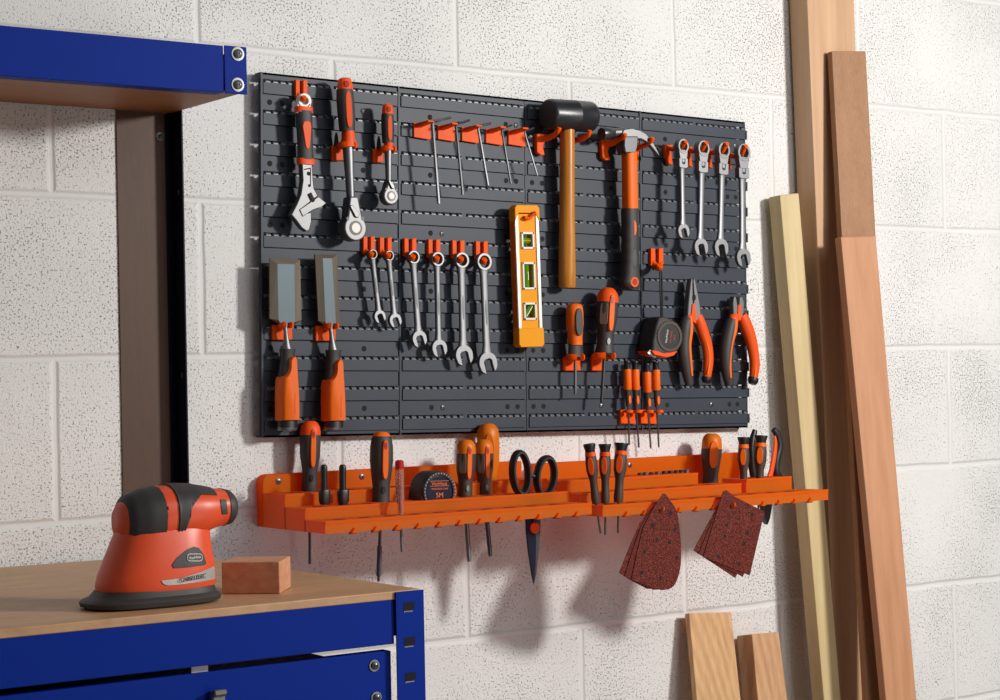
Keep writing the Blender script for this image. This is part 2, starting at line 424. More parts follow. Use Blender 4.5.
def saddle_hook(label, x0, x1, y0, y1, fx, d=.05, fw_=16):   # block on the panel with an open ring that a shaft drops through
    r = hook_root(label, x0, y1)
    m = pxprism(rounded(x0, y0, x1, y1, 1.2), FD-.0005, FD+.005)
    obj('block', m, 'hook', r, .0012)
    m = MB(); c = U(fx, y0+.5, d); mp = (U(fx+1, y0, d)-U(fx, y0, d)).length; R = fw_*mp/2
    pts = []
    for i in range(13):
        a = math.radians(-60-300*i/12+ -0); pts.append(c+Vector((math.sin(a+PI)*R, math.cos(a+PI)*R*.9, 0)))
    pts = [c+Vector((R*math.cos(q), R*math.sin(q)*.9, 0)) for q in [math.radians(-65+ 310*i/16 - 0) for i in range(17)]]
    m.tube(pts, 1.7*mp, 8, ref=Vector((0, 0, 1)), ell=(1, 1.6))
    m.tube([c+Vector((0, R*.9, 0)), Vector((c.x, -FD, c.z))], 2.2*mp, 8, ref=Vector((0, 0, 1)))
    obj('ring_arm', m, 'hook', r)
    return r

# ------------------------------------------------------------------ spanners
def jaw_poly(c, R, w, depth, rot, n=26):
    a0 = math.asin(min(.95, w/2/R)); pts = []
    for i in range(n+1):
        a = a0 + (2*PI-2*a0)*i/n; rr = R*(1.0 if .12 < i/n < .88 else 1.06); pts.append((rr*math.sin(a), rr*math.cos(a)))
    pts += [(-w/2, R*.3), (-w/2, -depth+w*.15), (-w*.3, -depth-w*.06), (w*.3, -depth-w*.06), (w/2, -depth+w*.15), (w/2, R*.3)]
    cr, sr = math.cos(rot), math.sin(rot)
    return [(c[0]+x*cr+y*sr, c[1]-x*sr+y*cr) for x, y in pts]
def combo(label, ring, jaw, ro, jw, sw, d):
    f = F(ring, jaw, d); m = f.m
    r = thing('combination_spanner', label, 'spanner', f.O, 'combination spanners hung in a row')
    Ro = ro*m*1.08; mb = MB(); f.annulus(mb, 0, 0, Ro, Ro*.66, -.0045, .0045, 28)
    obj('ring_end', mb, 'steel', r, .0008)
    R = jw*m/2*1.02; mb = MB(); s2 = sw*m/2
    f.loft(mb, [(Ro*.8, 0, s2*1.25, 0, .0042), (Ro*1.6, 0, s2*.95, 0, .0036), (f.L*.5, 0, s2*.86, 0, .0032), (f.L-R*1.6, 0, s2*.95, 0, .0034), (f.L-R*.8, 0, s2*1.3, 0, .0036)], 16, 3.2)
    obj('shaft', mb, 'steel', r)
    mb = MB(); f.poly(mb, jaw_poly((0, f.L), R, R*.86, R*.28, math.radians(14)), -.0035, .0035)
    obj('open_jaw', mb, 'steel', r, .0008)
    mb = MB(); f.oval(mb, 0, f.L*.5, s2*.22, f.L*.13, .0030, .0036)
    obj('stamped_mark', mb, 'dsteel', r, smooth=False)
CW = [((371.75, 254.3), (379, 316.5), 4.1, 11.3, 4.8), ((388.2, 255.8), (394.5, 320.3), 4.3, 12, 5), ((412.7, 257.3), (418.6, 338.8), 5.4, 14.2, 6),
      ((436.7, 259.2), (438.6, 348.2), 5.8, 14.8, 5.4), ((461, 260.3), (463.3, 355.2), 6.3, 17, 7), ((483.2, 261.8), (487.2, 362.8), 6.8, 17.9, 7.2)]
ORD = ['smallest combination spanner, leftmost of the row of six left of the yellow level', 'second smallest combination spanner, just right of the smallest of the row of six',
       'third combination spanner from the left in the row of six, steel', 'fourth combination spanner from the left in the row of six, steel',
       'second largest combination spanner, next to the largest one in the row of six', 'largest combination spanner, nearest the yellow spirit level']
HK = [(363.5, 375, 236, 259), (380, 392, 237, 260), (404.5, 416.5, 238, 262), (428.5, 440.5, 239, 263.5), (452.5, 464.7, 240, 264), (476, 488, 241, 265.5)]
for i, a in enumerate(CW):
    combo(ORD[i], *a, .041)
    fork_hook('two-pronged orange hook holding the '+['smallest', 'second smallest', 'third smallest', 'third largest', 'second largest', 'largest'][i]+' spanner of the row of six', *HK[i])

def flexwrench(label, ring, jaw, ry, blk, sw, jw, d):
    f = F(ring, jaw, d); m = f.m
    r = thing('flex_head_ratchet_spanner', label, 'spanner', f.O, 'flex-head ratchet spanners at the right edge')
    mb = MB(); Ro = 5.2*m*1.12*ry; f.annulus(mb, 0, 0, Ro, Ro*.66, -.006, .006, 28, 1.08)
    t0, t1 = f.ty(blk[0]), f.ty(blk[1])
    f.poly(mb, [(-Ro*.86, Ro*.5), (Ro*.86, Ro*.5), (Ro*.62, t0+.002), (-Ro*.62, t0+.002)], -.0055, .0055)
    f.poly(mb, [(-Ro*.25, t0), (Ro*.25, t0), (Ro*.25, (t0+t1)/2), (-Ro*.25, (t0+t1)/2)], -.005, .005)
    obj('ratchet_ring', mb, 'steel', r, .0009)
    mb = MB(); w = Ro*.82; k = (t0+t1)/2
    f.poly(mb, [(-w, t0), (-w*.32, t0), (-w*.32, k), (w*.32, k), (w*.32, t0), (w, t0), (w, t1-.002), (w*.6, t1), (-w*.6, t1), (-w, t1-.002)], -.0055, .0055)
    obj('hinge_block', mb, 'steel', r, .0009)
    mb = MB(); f.oval(mb, 0, k, w*.28, .0022, .0050, .0062)
    obj('pivot_pin', mb, 'black', r)
    R = jw*m/2; s2 = sw*m/2; mb = MB()
    f.loft(mb, [(t1-.001, 0, s2*1.2, 0, .0045), (t1+.006, 0, s2, 0, .0036), (f.L*.6, 0, s2*.86, 0, .0032), (f.L-R*1.7, 0, s2*.95, 0, .0034), (f.L-R*.8, 0, s2*1.3, 0, .0036)], 16, 3.0)
    obj('shaft', mb, 'steel', r)
    mb = MB(); f.poly(mb, jaw_poly((0, f.L), R, R*.82, R*.25, math.radians(14)), -.0035, .0035); obj('open_jaw', mb, 'steel', r, .0008)
FWD = [((681.4, 146.4), (682.7, 231), .92, (158.5, 168.5), 5.2, 11.5), ((701.8, 148.7), (700.2, 247), 1.0, (161.5, 173), 5.8, 13.6),
       ((722.2, 150.6), (720.4, 247.5), 1.0, (163.5, 175.3), 5.8, 13.8), ((742, 152.8), (742.6, 257.5), 1.08, (168, 179), 6.0, 13.8)]
FN = ['shortest flex-head ratchet spanner, leftmost of the four beside the claw hammer', 'second flex-head ratchet spanner from the left, with steel hinged ring',
      'third flex-head ratchet spanner from the left, with steel hinged ring', 'longest flex-head ratchet spanner, hanging on the right edge of the panel']
BR = [(664.6, 673, 144, 165), (685.6, 692.8, 146, 167), (706.6, 712.8, 148, 168.3), (727, 732, 151.4, 169.3)]
TP = [(686, 141.5), (706.7, 142.8), (727.4, 143.8), (746.2, 146)]
for i, a in enumerate(FWD):
    flexwrench(FN[i], *a, .062)
    x0, x1, y0, y1 = BR[i]
    bracket_hook('orange bracket hook carrying the '+['shortest', 'second', 'third', 'longest'][i]+' flex-head ratchet spanner',
                 [(x0, y0), (x0+4.5, y0+1), (x1, y0+.5), (x1-1.5, y0+8), (x1, y1), (x1-4, y1-1), (x0+1.5, y0+12)],
                 [(x0+3, y0+4, FD+.004), (x0+9, y0+5.5, .045), (a[0][0]-.5, a[0][1]+1.5, .06), (TP[i][0]-1.5, TP[i][1]+1.5, .070), (*TP[i], .074)])

# ------------------------------------------------------------------ adjustable spanner
AD = .046
f = F((304, 96), (302, 231), AD)
r = thing('adjustable_spanner', 'adjustable spanner with grey and orange grip hung by its end ring, head down', 'spanner', U(303, 231, AD))
mb = MB(); fr = F((303.6, 101), (303.4, 163), AD); fr.annulus(mb, 0, 0, 6.6*fr.m, 3.4*fr.m, -.0045, .0045, 24, 1.0)
pxprism([(297.6, 103), (300, 106.5), (307, 106), (310, 102), (311.5, 109), (297.5, 113)], AD-.0045, AD+.0045, 0, mb)
obj('end_ring', mb, 'white', r, .0008)
mb = MB(); fr.loft(mb, [(fr.ty(107), 0, 8.2*fr.m, 0, .0085), (fr.ty(113), 0, 8.2*fr.m, 0, .0085)], 18, 3); obj('collar', mb, 'redor', r, .0008)
mb = MB(); fr.loft(mb, [(fr.ty(158.5), 2.2*fr.m, 8.4*fr.m, 0, .008), (fr.ty(165), 2.4*fr.m, 7.8*fr.m, 0, .008)], 18, 3)
obj('collar', mb, 'redor', r, .0008)
mb = MB(); fr.loft(mb, [(fr.ty(111), .2*fr.m, 7.6*fr.m, 0, .009), (fr.ty(122), .6*fr.m, 7.2*fr.m, 0, .0095), (fr.ty(140), 1.4*fr.m, 6.8*fr.m, 0, .009), (fr.ty(159.5), 2.2*fr.m, 7.4*fr.m, 0, .0082)], 20, 2.6)
obj('grip', mb, 'grip', r)
mb = MB(); pts = [(302.8, 126), (304, 121.5), (308, 120.5), (311, 122.5), (311.6, 127), (310.8, 140), (310, 147.5), (307.8, 149.5), (306, 147)]
pxprism(pts, AD+.004, AD+.0098, 0, mb); obj('grip_inlay', mb, 'redor', r, .0008)
mb = pxprism([(302, 163), (312, 161.5), (313, 178), (314, 188), (318, 196), (309, 203), (300, 210), (303, 214), (311.5, 212), (311.5, 222), (309.5, 230), (307, 231.5), (302, 228), (296, 220), (291.5, 214.5), (297, 204), (301, 194), (303, 180)], AD-.006, AD+.006)
obj('fixed_jaw', mb, 'chrome', r, .0012)
mb = pxprism([(299.5, 209.5), (309, 203), (318.5, 196.3), (320.5, 198), (326.5, 203), (322, 207), (313, 210), (307, 214), (303, 216.8)], AD-.005, AD+.0075)
obj('sliding_jaw', mb, 'chrome', r, .001)
mb = MB(); a, b = U(308.5, 193.5, AD+.004), U(312.5, 202, AD+.004)
k = [a+(b-a)*(i/8) for i in range(9)]; mb.tube(k, [.0042, .0050]*4+[.0042], 12); obj('knurl', mb, 'dsteel', r, smooth=False)
mb = MB()
for (x, y, w, h) in ((306.7, 174, 1.9, 2.2), (307.4, 186, 1.4, 1.6)):
    q = F((x, y), (x, y+10), AD); q.oval(mb, 0, 0, w*q.m, h*q.m*.8, .0055, .0064)
pxprism([(304, 169), (311, 167.5), (311, 186), (310.2, 186), (310.2, 169), (304, 170)], AD+.0055, AD+.0063, 0, mb)
obj('stamped_mark', mb, 'gap', r, smooth=False)
fork_hook('two-pronged orange hook holding the adjustable spanner', 295.8, 307.5, 79.5, 103, .05)

# ------------------------------------------------------------------ ratchet handles
def ratchet(label, top, bot, W, y, head, d, cat='ratchet'):
    f = F(top, bot, d); m = f.m; ty = f.ty
    r = thing('ratchet_handle', label, 'ratchet', f.P(0, f.L, 0), 'ratchet handles hung head down')
    mb = MB(); R = W/2*f.mr; d_ = .9
    f.loft(mb, [(0, 0, R*.5, 0, R*.5), (ty(y[0])*.12, 0, R*.82, 0, R*.7), (ty(y[0])*.45, 0, R*.95, 0, R*.8), (ty(y[0]), 0, R*1.0, 0, R*.9)], 20, 2.4); obj('end_cap', mb, 'redor', r)
    mb = MB(); f.rot(-14).oval(mb, 0, ty(y[0])*.55, R*.3, ty(y[0])*.26, R*.6, R*.97); obj('hanging_eye', mb, 'red', r)
    mb = MB(); t0, t1 = ty(y[0])*.92, ty(y[1])
    f.loft(mb, [(t0, -R*.06, R*1.02, 0, R*.9), (t0+(t1-t0)*.25, -R*.05, R*1.1, 0, R), (t0+(t1-t0)*.6, 0, R*1.08, 0, R), (t1, 0, R*.98, 0, R*.85)], 20, 2.5); obj('grip', mb, 'grip', r)
    mb = MB(); f.rot(-10).oval(mb, 0, (t0+t1)/2, R*.40, (t1-t0)*.44, R*.55, R*1.07, e=3); obj('grip_inlay', mb, 'redor', r, .0008)
    mb = MB(); t2 = ty(y[2])
    f.loft(mb, [(t1-.001, R*.1, R*.72, 0, R*.8), (t1+(t2-t1)*.5, R*.1, R*.8, 0, R*.85), (t2-.002, 0, R*1.12, 0, R), (t2, 0, R*1.1, 0, R)], 20, 2.6); obj('collar', mb, 'redor', r)
    mb = MB(); th = ty(head[0]); s = y[3]*f.mr/2
    f.loft(mb, [(t2-.003, .0, s, 0, s), (t2+(th-t2)*.5, 0, s*.82, 0, s*.85), (th+.006, 0, s*.7, 0, s*.75)], 18, 2.3); obj('shaft', mb, 'steel', r)
    # pear-shaped head
    c = ty(head[1]); Rr = head[2]*m; pts = []
    for i in range(25):
        a = math.radians(-50+280*i/24); pts.append((Rr*math.cos(a), c+Rr*1.0*math.sin(a)))
    pts += [(-s*.85, th), (s*.85, th)]
    mb = MB(); f.poly(mb, pts, -.010*W/15, .010*W/15); obj('head', mb, 'chrome', r, .0022, seg=3)
    hh = .010*W/15
    mb = MB(); f.annulus(mb, 0, c, Rr*.56, Rr*.40, hh-.002, hh+.0006, 24); 
    for sx_ in (-1, 1): f.oval(mb, sx_*Rr*.66, c-Rr*.72, Rr*.13, Rr*.15, hh-.001, hh+.0004, 14)
    obj('drive_recess', mb, 'black', r, smooth=False)
    mb = MB(); f.oval(mb, 0, c, Rr*.40, Rr*.40, hh-.001, hh+.0012, 24); obj('release_button', mb, 'white', r, .0006)
    mb = MB(); q = c-Rr*1.05
    f.poly(mb, [(-Rr*.5, q-Rr*.62), (-Rr*.3, q-Rr*.72), (Rr*.35, q-Rr*.05), (Rr*.2, q+Rr*.28), (-Rr*.05, q+Rr*.22)], hh-.001, hh+.003); obj('direction_lever', mb, 'dsteel', r, .0008)
    return r
ratchet('large ratchet with long charcoal and orange grip, second tool from the top left', (344.5, 78), (352.8, 243), 16, (90.5, 131, 147, 11), (197, 228.5, 11.2), .052)
ratchet('small ratchet with short charcoal and orange grip, right of the large ratchet', (387.5, 104), (388.8, 207.5), 11.5, (115, 143, 150.3, 7.6), (181, 196.4, 7.6), .048)
saddle_hook('orange saddle hook holding the large ratchet', 332, 343, 145, 160.5, 347.2, .052, 15)
saddle_hook('orange saddle hook holding the small ratchet', 373.3, 383.5, 148.6, 162.5, 388.3, .048, 11)
for lab, x, y0, y1, w in (('grey conical peg above the hook of the large ratchet', 336.3, 132.5, 145.8, 4.6), ('grey conical peg above the hook of the small ratchet', 378.8, 136, 149, 4.2)):
    q = F((x, y0), (x, y1), FD+.005); mb = MB(); q.loft(mb, [(0, 0, w*.15*q.m, 0, .001), (q.L*.3, 0, w*.32*q.m, 0, .003), (q.L, 0, w*.5*q.m, 0, .0048)], 14)
    tag(obj('cone_peg', mb, 'grip'), lab, 'peg', 'grey cone pegs beside the ratchets')

# ------------------------------------------------------------------ hex keys on plate hooks
HX = [((414, 437, 121, 139.3), (432.3, 124), (438.6, 203.7), 2.3, (450, 117.5), 'steel'), ((438, 460, 123.5, 141.2), (455.8, 127), (462.6, 195), 1.9, (469, 120.2), 'dsteel'),
      ((462, 484, 125.5, 143), (477.8, 129), (488, 185.5), 1.8, (490.5, 123.3), 'steel'), ((486, 507.5, 127, 145), (501.5, 131), (510.8, 184), 1.5, (511.5, 125.3), 'dsteel'),
      ((508.5, 531, 128, 146.5), (524.3, 134), (537.3, 175.5), 1.2, (534, 127.8), 'steel')]
HXN = ['longest and thickest hex key, bright steel, leftmost of the five', 'second hex key from the left, dark steel', 'third hex key from the left, bright and leaning', 'fourth hex key from the left, thin and dark', 'shortest and thinnest hex key, beside the rubber mallet']
for i, ((x0, x1, y0, y1), a, b, w, e, mt) in enumerate(HX):
    r = hook_root('orange plate hook holding the '+['leftmost', 'second', 'middle', 'fourth', 'rightmost'][i]+' of the five hex keys', x0, y1, 'plate_hook')
    obj('plate', pxprism([(x0, y0+1.5), (x0+16.5, y0+2), (x0+17, y1), (x0+16, y1+.4), (x0, y1-2.2)], FD-.0005, FD+.003), 'hook', r, .0008)
    m = MB(); q0, q1, q2 = U(x0+1, y0+5.5, FD+.002), U(x0+1, y0+2.4, FD+.002), U(x1, y0+1.2, .062)
    ww = Vector((.011, 0, 0)); hh = Vector((0, 0, .0042))
    q3 = Vector((q1.x, -.062, q1.z+.001))
    m.hexa([q3, q3-hh*.7, q3-hh*.7+ww, q3+ww, q1, q1-hh*1.5, q1-hh*1.5+ww, q1+ww]); obj('arm', m, 'hook', r, .0009)
    k = thing('hex_key', HXN[i], 'hex key', U(*b, .056), 'hex keys in a row')
    mp = (U(a[0]+1, a[1], .058)-U(*a, .058)).length
    A = U(*a, .058); tip = U(*b, .056); kk = A+Vector((0, 0, .004))
    endp = U(*e, .034)
    pts = [endp, endp+(kk-endp)*.6, kk+(endp-kk).normalized()*.004, kk+(tip-kk).normalized()*.004, tip]
    m = MB(); m.tube(pts, w*mp*.62, 6, ref=Vector((.3, .2, .1))); obj('hexagonal_rod', m, mt, k)

# ------------------------------------------------------------------ rubber mallet
MD = .054
r = thing('rubber_mallet', 'black rubber mallet with round varnished wooden handle hung head up', 'mallet', U(567, 288, MD))
lc = U(547.4, 114.2, MD); rc = U(591.0, 117.0, MD-.004)
ax = (rc-lc); Lm = ax.length; ax.normalize(); R0 = .0250; s1 = Vector((0, -1, 0)); s1 = (s1-ax*s1.dot(ax)).normalized(); s2 = ax.cross(s1)
def ring(c, R, n=36): return [c+s1*(R*math.cos(2*PI*j/n))+s2*(R*math.sin(2*PI*j/n)) for j in range(n)]
m = MB(); m.rings([ring(lc+ax*t, R) for t, R in ((.0, R0*.90), (.002, R0*.97), (.006, R0), (Lm*.58, R0*1.01), (Lm*.585, R0*1.02), (Lm*.59, R0*1.01), (Lm-.006, R0), (Lm-.002, R0*.97), (Lm, R0*.9))]); obj('head', m, 'mallet', r)
m = MB(); m.rings([ring(lc-ax*.0006, R0*.86), ring(lc+ax*.001, R0*.9)]); obj('striking_face', m, 'malletface', r)
f = F((567.2, 128), (567, 287.8), .050, .040); m = MB()
w = 15.2*f.mr/2; f.loft(m, [(0, 0, w*.92, 0, w*.95), (f.L*.25, 0, w*.93, 0, w*.95), (f.L*.6, 0, w*.98, 0, w), (f.L*.9, 0, w*1.08, 0, w*1.08), (f.L-.002, 0, w*1.06, 0, w*1.06), (f.L, 0, w*.95, 0, w*.95)], 24); obj('handle', m, 'handlew', r)
r = hook_root('double-armed orange bracket hook carrying the black rubber mallet', 537, 155)
obj('bracket', pxprism([(537, 133.5), (546, 134.5), (545.5, 140), (543, 146), (545, 155), (541.5, 155.3), (537, 152)], FD-.0005, FD+.008), 'hook', r, .0012)
obj('bracket', pxprism([(566, 136), (575, 137), (574, 144), (566, 144)], FD-.0005, FD+.006), 'hook', r, .001)
obj('arm', pxtube(smooth_path([(539, 136.5, FD+.003), (546, 138, .036), (553, 135.5, .054), (558, 131, .078), (559.6, 127.5, .083)]), FD, [3.2]*5+[3]*4+[2.5]*4+[2.2]*3+[1.8], 10, ell=(1, .9)), 'hook', r)
obj('arm', pxtube(smooth_path([(571, 141, FD+.003), (577, 140, .038), (583, 138.4, .058), (588.5, 134.8, .077), (590, 130.5, .083)]), FD, [2.8]*5+[2.7]*4+[2.4]*4+[2]*3+[1.8], 10, ell=(1, .9)), 'hook', r)

# ------------------------------------------------------------------ claw hammer
HD = .056
r = thing('claw_hammer', 'claw hammer with orange shaft and black grip, right of the mallet', 'hammer', U(631, 290, HD))
hz = U(630, 137, HD)
m = MB(); a, b = U(601.5, 133.8, HD+.002), U(613, 132.8, HD)
m.tube([a, a+(b-a)*.1, a+(b-a)*.6, a+(b-a)*.72, b], [.0098, .0105, .0105, .009, .0075], 20, ref=Vector((0, 0, 1))); obj('poll', m, 'dsteel', r)
m = MB(); m.tube([U(611, 132.8, HD), U(619, 132.3, HD), U(626, 133, HD)], [.0072, .0078, .0095], 18, ref=Vector((0, 0, 1)))
P1 = [(622, 134), (624, 129.2), (632, 128), (640, 130), (646, 133.5), (651.5, 139.5), (656, 147), (660, 155), (659, 156), (653.5, 149), (648, 142.5), (641.5, 139), (634, 138.5), (624, 139)]
for dz in (0, .011): pxprism(P1, HD-.009+dz, HD-.001+dz, 0, m)
obj('claw', m, 'chrome', r, .0015)
obj('neck', pxprism([(624.5, 136), (638.5, 136), (638, 146), (636, 153), (625.5, 153), (624, 146)], HD-.011, HD+.011), 'dsteel', r, .002)
f = F((629.3, 151), (631.2, 290), HD, .046); m = MB(); w = 5.5*f.m
f.loft(m, [(0, 0, w*.9, 0, .0105), (.004, 0, w, 0, .011), (f.ty(211), 0, w*1.0, 0, .0115)], 20, 3.2); obj('shaft', m, 'orange', r)
m = MB(); secs = []
for y, wl in ((208.5, 7.2), (212, 7.7), (224, 7.4), (236, 8.0), (240, 7.5), (247, 8.2), (251, 7.6), (258, 8.4), (262, 7.8), (268, 8.8), (272, 8.4), (281, 10.2), (285, 9.4), (289, 7.4), (290, 5.5)):
    secs.append((f.ty(y), -(wl-7.5)*.5*f.m-.4*f.m, wl*.86*f.m, 0, .0125 if y < 280 else .0135 if y < 288 else .010))
f.loft(m, secs, 22, 2.7); obj('grip', m, 'grip', r)
m = MB(); f.rot(-8).oval(m, 0, f.ty(228), 2.4*f.m, f.ty(236)-f.ty(228), .006, .0125); obj('grip_inlay', m, 'orange', r, .0008)
m = MB(); f.rot(-8).oval(m, 0, f.ty(258), 2.0*f.m, f.ty(268)-f.ty(258), .0095, .0130); obj('grip_groove', m, 'black', r, .0006)
m = MB(); f.rot(-17).annulus(m, 0, f.ty(282), 3.4*f.m, 2.1*f.m, .010, .0158, 20, 1.15); obj('eyelet', m, 'orange', r)
m = MB(); f.rot(-17).oval(m, 0, f.ty(282), 2.1*f.m, 2.4*f.m, .010, .0154, 16); obj('eyelet_bore', m, 'red', r)
r = hook_root('double-armed orange bracket hook carrying the claw hammer', 602, 160)
obj('bracket', pxprism([(601.5, 139.5), (612, 139), (611, 145), (608, 151), (610.5, 160), (606, 160.3), (602.5, 157)], FD-.0005, FD+.008), 'hook', r, .0012)
obj('arm', pxtube(smooth_path([(604, 142.5, FD+.003), (611, 143.5, .036), (618, 140.5, .05), (623.5, 137, .066), (625.2, 134, .072)]), FD, [3]*5+[2.8]*4+[2.4]*4+[2.1]*3+[1.7], 10), 'hook', r)
obj('bracket', pxprism([(632, 141), (639, 141), (639, 162), (636, 163), (632, 158)], FD-.0005, FD+.007), 'hook', r, .001)
obj('arm', pxtube(smooth_path([(636, 150, FD+.003), (640, 147, .038), (646, 145, .054), (651, 141, .068), (652.5, 137.5, .072)]), FD, [2.4]*9+[2.1]*7+[1.6], 10), 'hook', r)

# ------------------------------------------------------------------ spirit level
LD = .052; LB = .037
r = thing('spirit_level', 'yellow torpedo spirit level with three green vials hung upright', 'spirit level', U(530, 346, LD))
f = F((526.6, 205), (531.5, 346.5), LD); W2 = 12.0*f.m; th = LD-LB
def hole_face(mb, x0, x1, t0, t1, holes, h0, h1, mi=0):      # slab with rectangular windows
    ts = [t0]+[q for a, b, c, d in holes for q in (c, d)]+[t1]
    for i in range(len(ts)-1):
        c, d = ts[i], ts[i+1]; hit = [q for q in holes if abs(q[2]-c) < 1e-6]
        if hit:
            a, b = hit[0][:2]
            for u, v in ((x0, a), (b, x1)): f.poly(mb, [(u, c), (v, c), (v, d), (u, d)], h0, h1, mi)
        else: f.poly(mb, [(x0, c), (x1, c), (x1, d), (x0, d)], h0, h1, mi)
m = MB(); V = [(232, 249), (262, 289.5), (302.5, 320)]
hs = [(-4.6*f.m, 4.6*f.m, f.ty(a+1.5), f.ty(b-1.5)) for a, b in V]
hole_face(m, -W2*.72, W2*.72, f.ty(214), f.ty(330), hs, -th, -.002)
obj('body', m, 'levely', r)
m = MB()
for s in (-1, 1): f.poly(m, [(s*W2*.72, f.ty(211)), (s*W2, f.ty(211)), (s*W2, f.ty(331)), (s*W2*.72, f.ty(331))], -th, 0)
obj('edge_rail', m, 'levelw', r, .001)
m = MB(); f.poly(m, [(-W2, f.ty(208)), (-W2-.0003, f.ty(208)), (-W2-.0003, f.ty(331)), (-W2, f.ty(331))], -th, -.001); obj('side_skin', m, 'amber', r)  # shade of the left side, put in as a thin darker skin
m = MB(); T = f.ty
f.poly(m, [(-W2*.85, T(205)), (W2*.85, T(205)), (W2*1.02, T(208)), (W2*1.02, T(222)), (W2*.7, T(213)), (-W2*.7, T(213)), (-W2*1.02, T(222)), (-W2*1.02, T(208))], -th, .0015)
obj('end_cap', m, 'levely', r, .001)
m = MB(); f.poly(m, [(-W2*1.03, T(328)), (W2*1.03, T(328)), (W2*1.05, T(344)), (W2*.9, T(347)), (-W2*.9, T(347)), (-W2*1.05, T(344))], -th, .0018); obj('end_cap', m, 'levely', r, .001)
for i, (a, b) in enumerate(V):
    c = (T(a)+T(b))/2; hh = (T(b)-T(a))/2
    m = MB(); w0, w1 = 6.3*f.m, 4.6*f.m
    for q in (((-w0, c-hh), (w0, c-hh), (w0, c-hh+w0*.28), (-w0, c-hh+w0*.28)), ((-w0, c+hh-w0*.28), (w0, c+hh-w0*.28), (w0, c+hh), (-w0, c+hh)), ((-w0, c-hh), (-w1, c-hh), (-w1, c+hh), (-w0, c+hh)), ((w1, c-hh), (w0, c-hh), (w0, c+hh), (w1, c+hh))):
        f.poly(m, q, -.004, .0008)
    fr_ = obj('vial_frame', m, 'white', r, .0006)
    m = MB()
    if i == 0: m.tube([f.P(-w1, c, -.008), f.P(w1, c, -.008)], .0052, 14, ref=Vector((0, 0, 1)))
    elif i == 1: m.tube([f.P(0, c-hh*.86, -.008), f.P(0, c+hh*.86, -.008)], .0048, 14)
    else: m.tube([f.P(-w1*.95, c+hh*.7, -.008), f.P(w1*.95, c-hh*.7, -.008)], .0050, 14)
    obj('vial', m, 'vial', fr_)
    m = MB()
    k = [f.P(0, c-hh*.3, -.0026), f.P(0, c+hh*.3, -.0026)] if i == 1 else [f.P(-w1*.8, c, -.0026), f.P(w1*.8, c, -.0026)] if i == 0 else [f.P(-w1*.7, c+hh*.6, -.0024), f.P(w1*.7, c-hh*.6, -.0024)]
    m.tube(k, .0007, 6); obj('bubble_line', m, 'levelw' if i else 'levely', fr_)
r = hook_root('small orange hook poking through the top hole of the yellow spirit level', 524, 218)
obj('clip', pxprism([(523, 212), (529, 212.5), (529, 220), (523, 219)], FD-.0005, FD+.006), 'hook', r, .001)
obj('peg', pxtube(smooth_path([(526, 217, FD+.004), (524.5, 217.5, LD+.002), (529, 218.5, LD+.004), (532, 216, LD+.004), (535.2, 211.8, LD+.006)]), LD, 1.5, 8), 'hook', r)

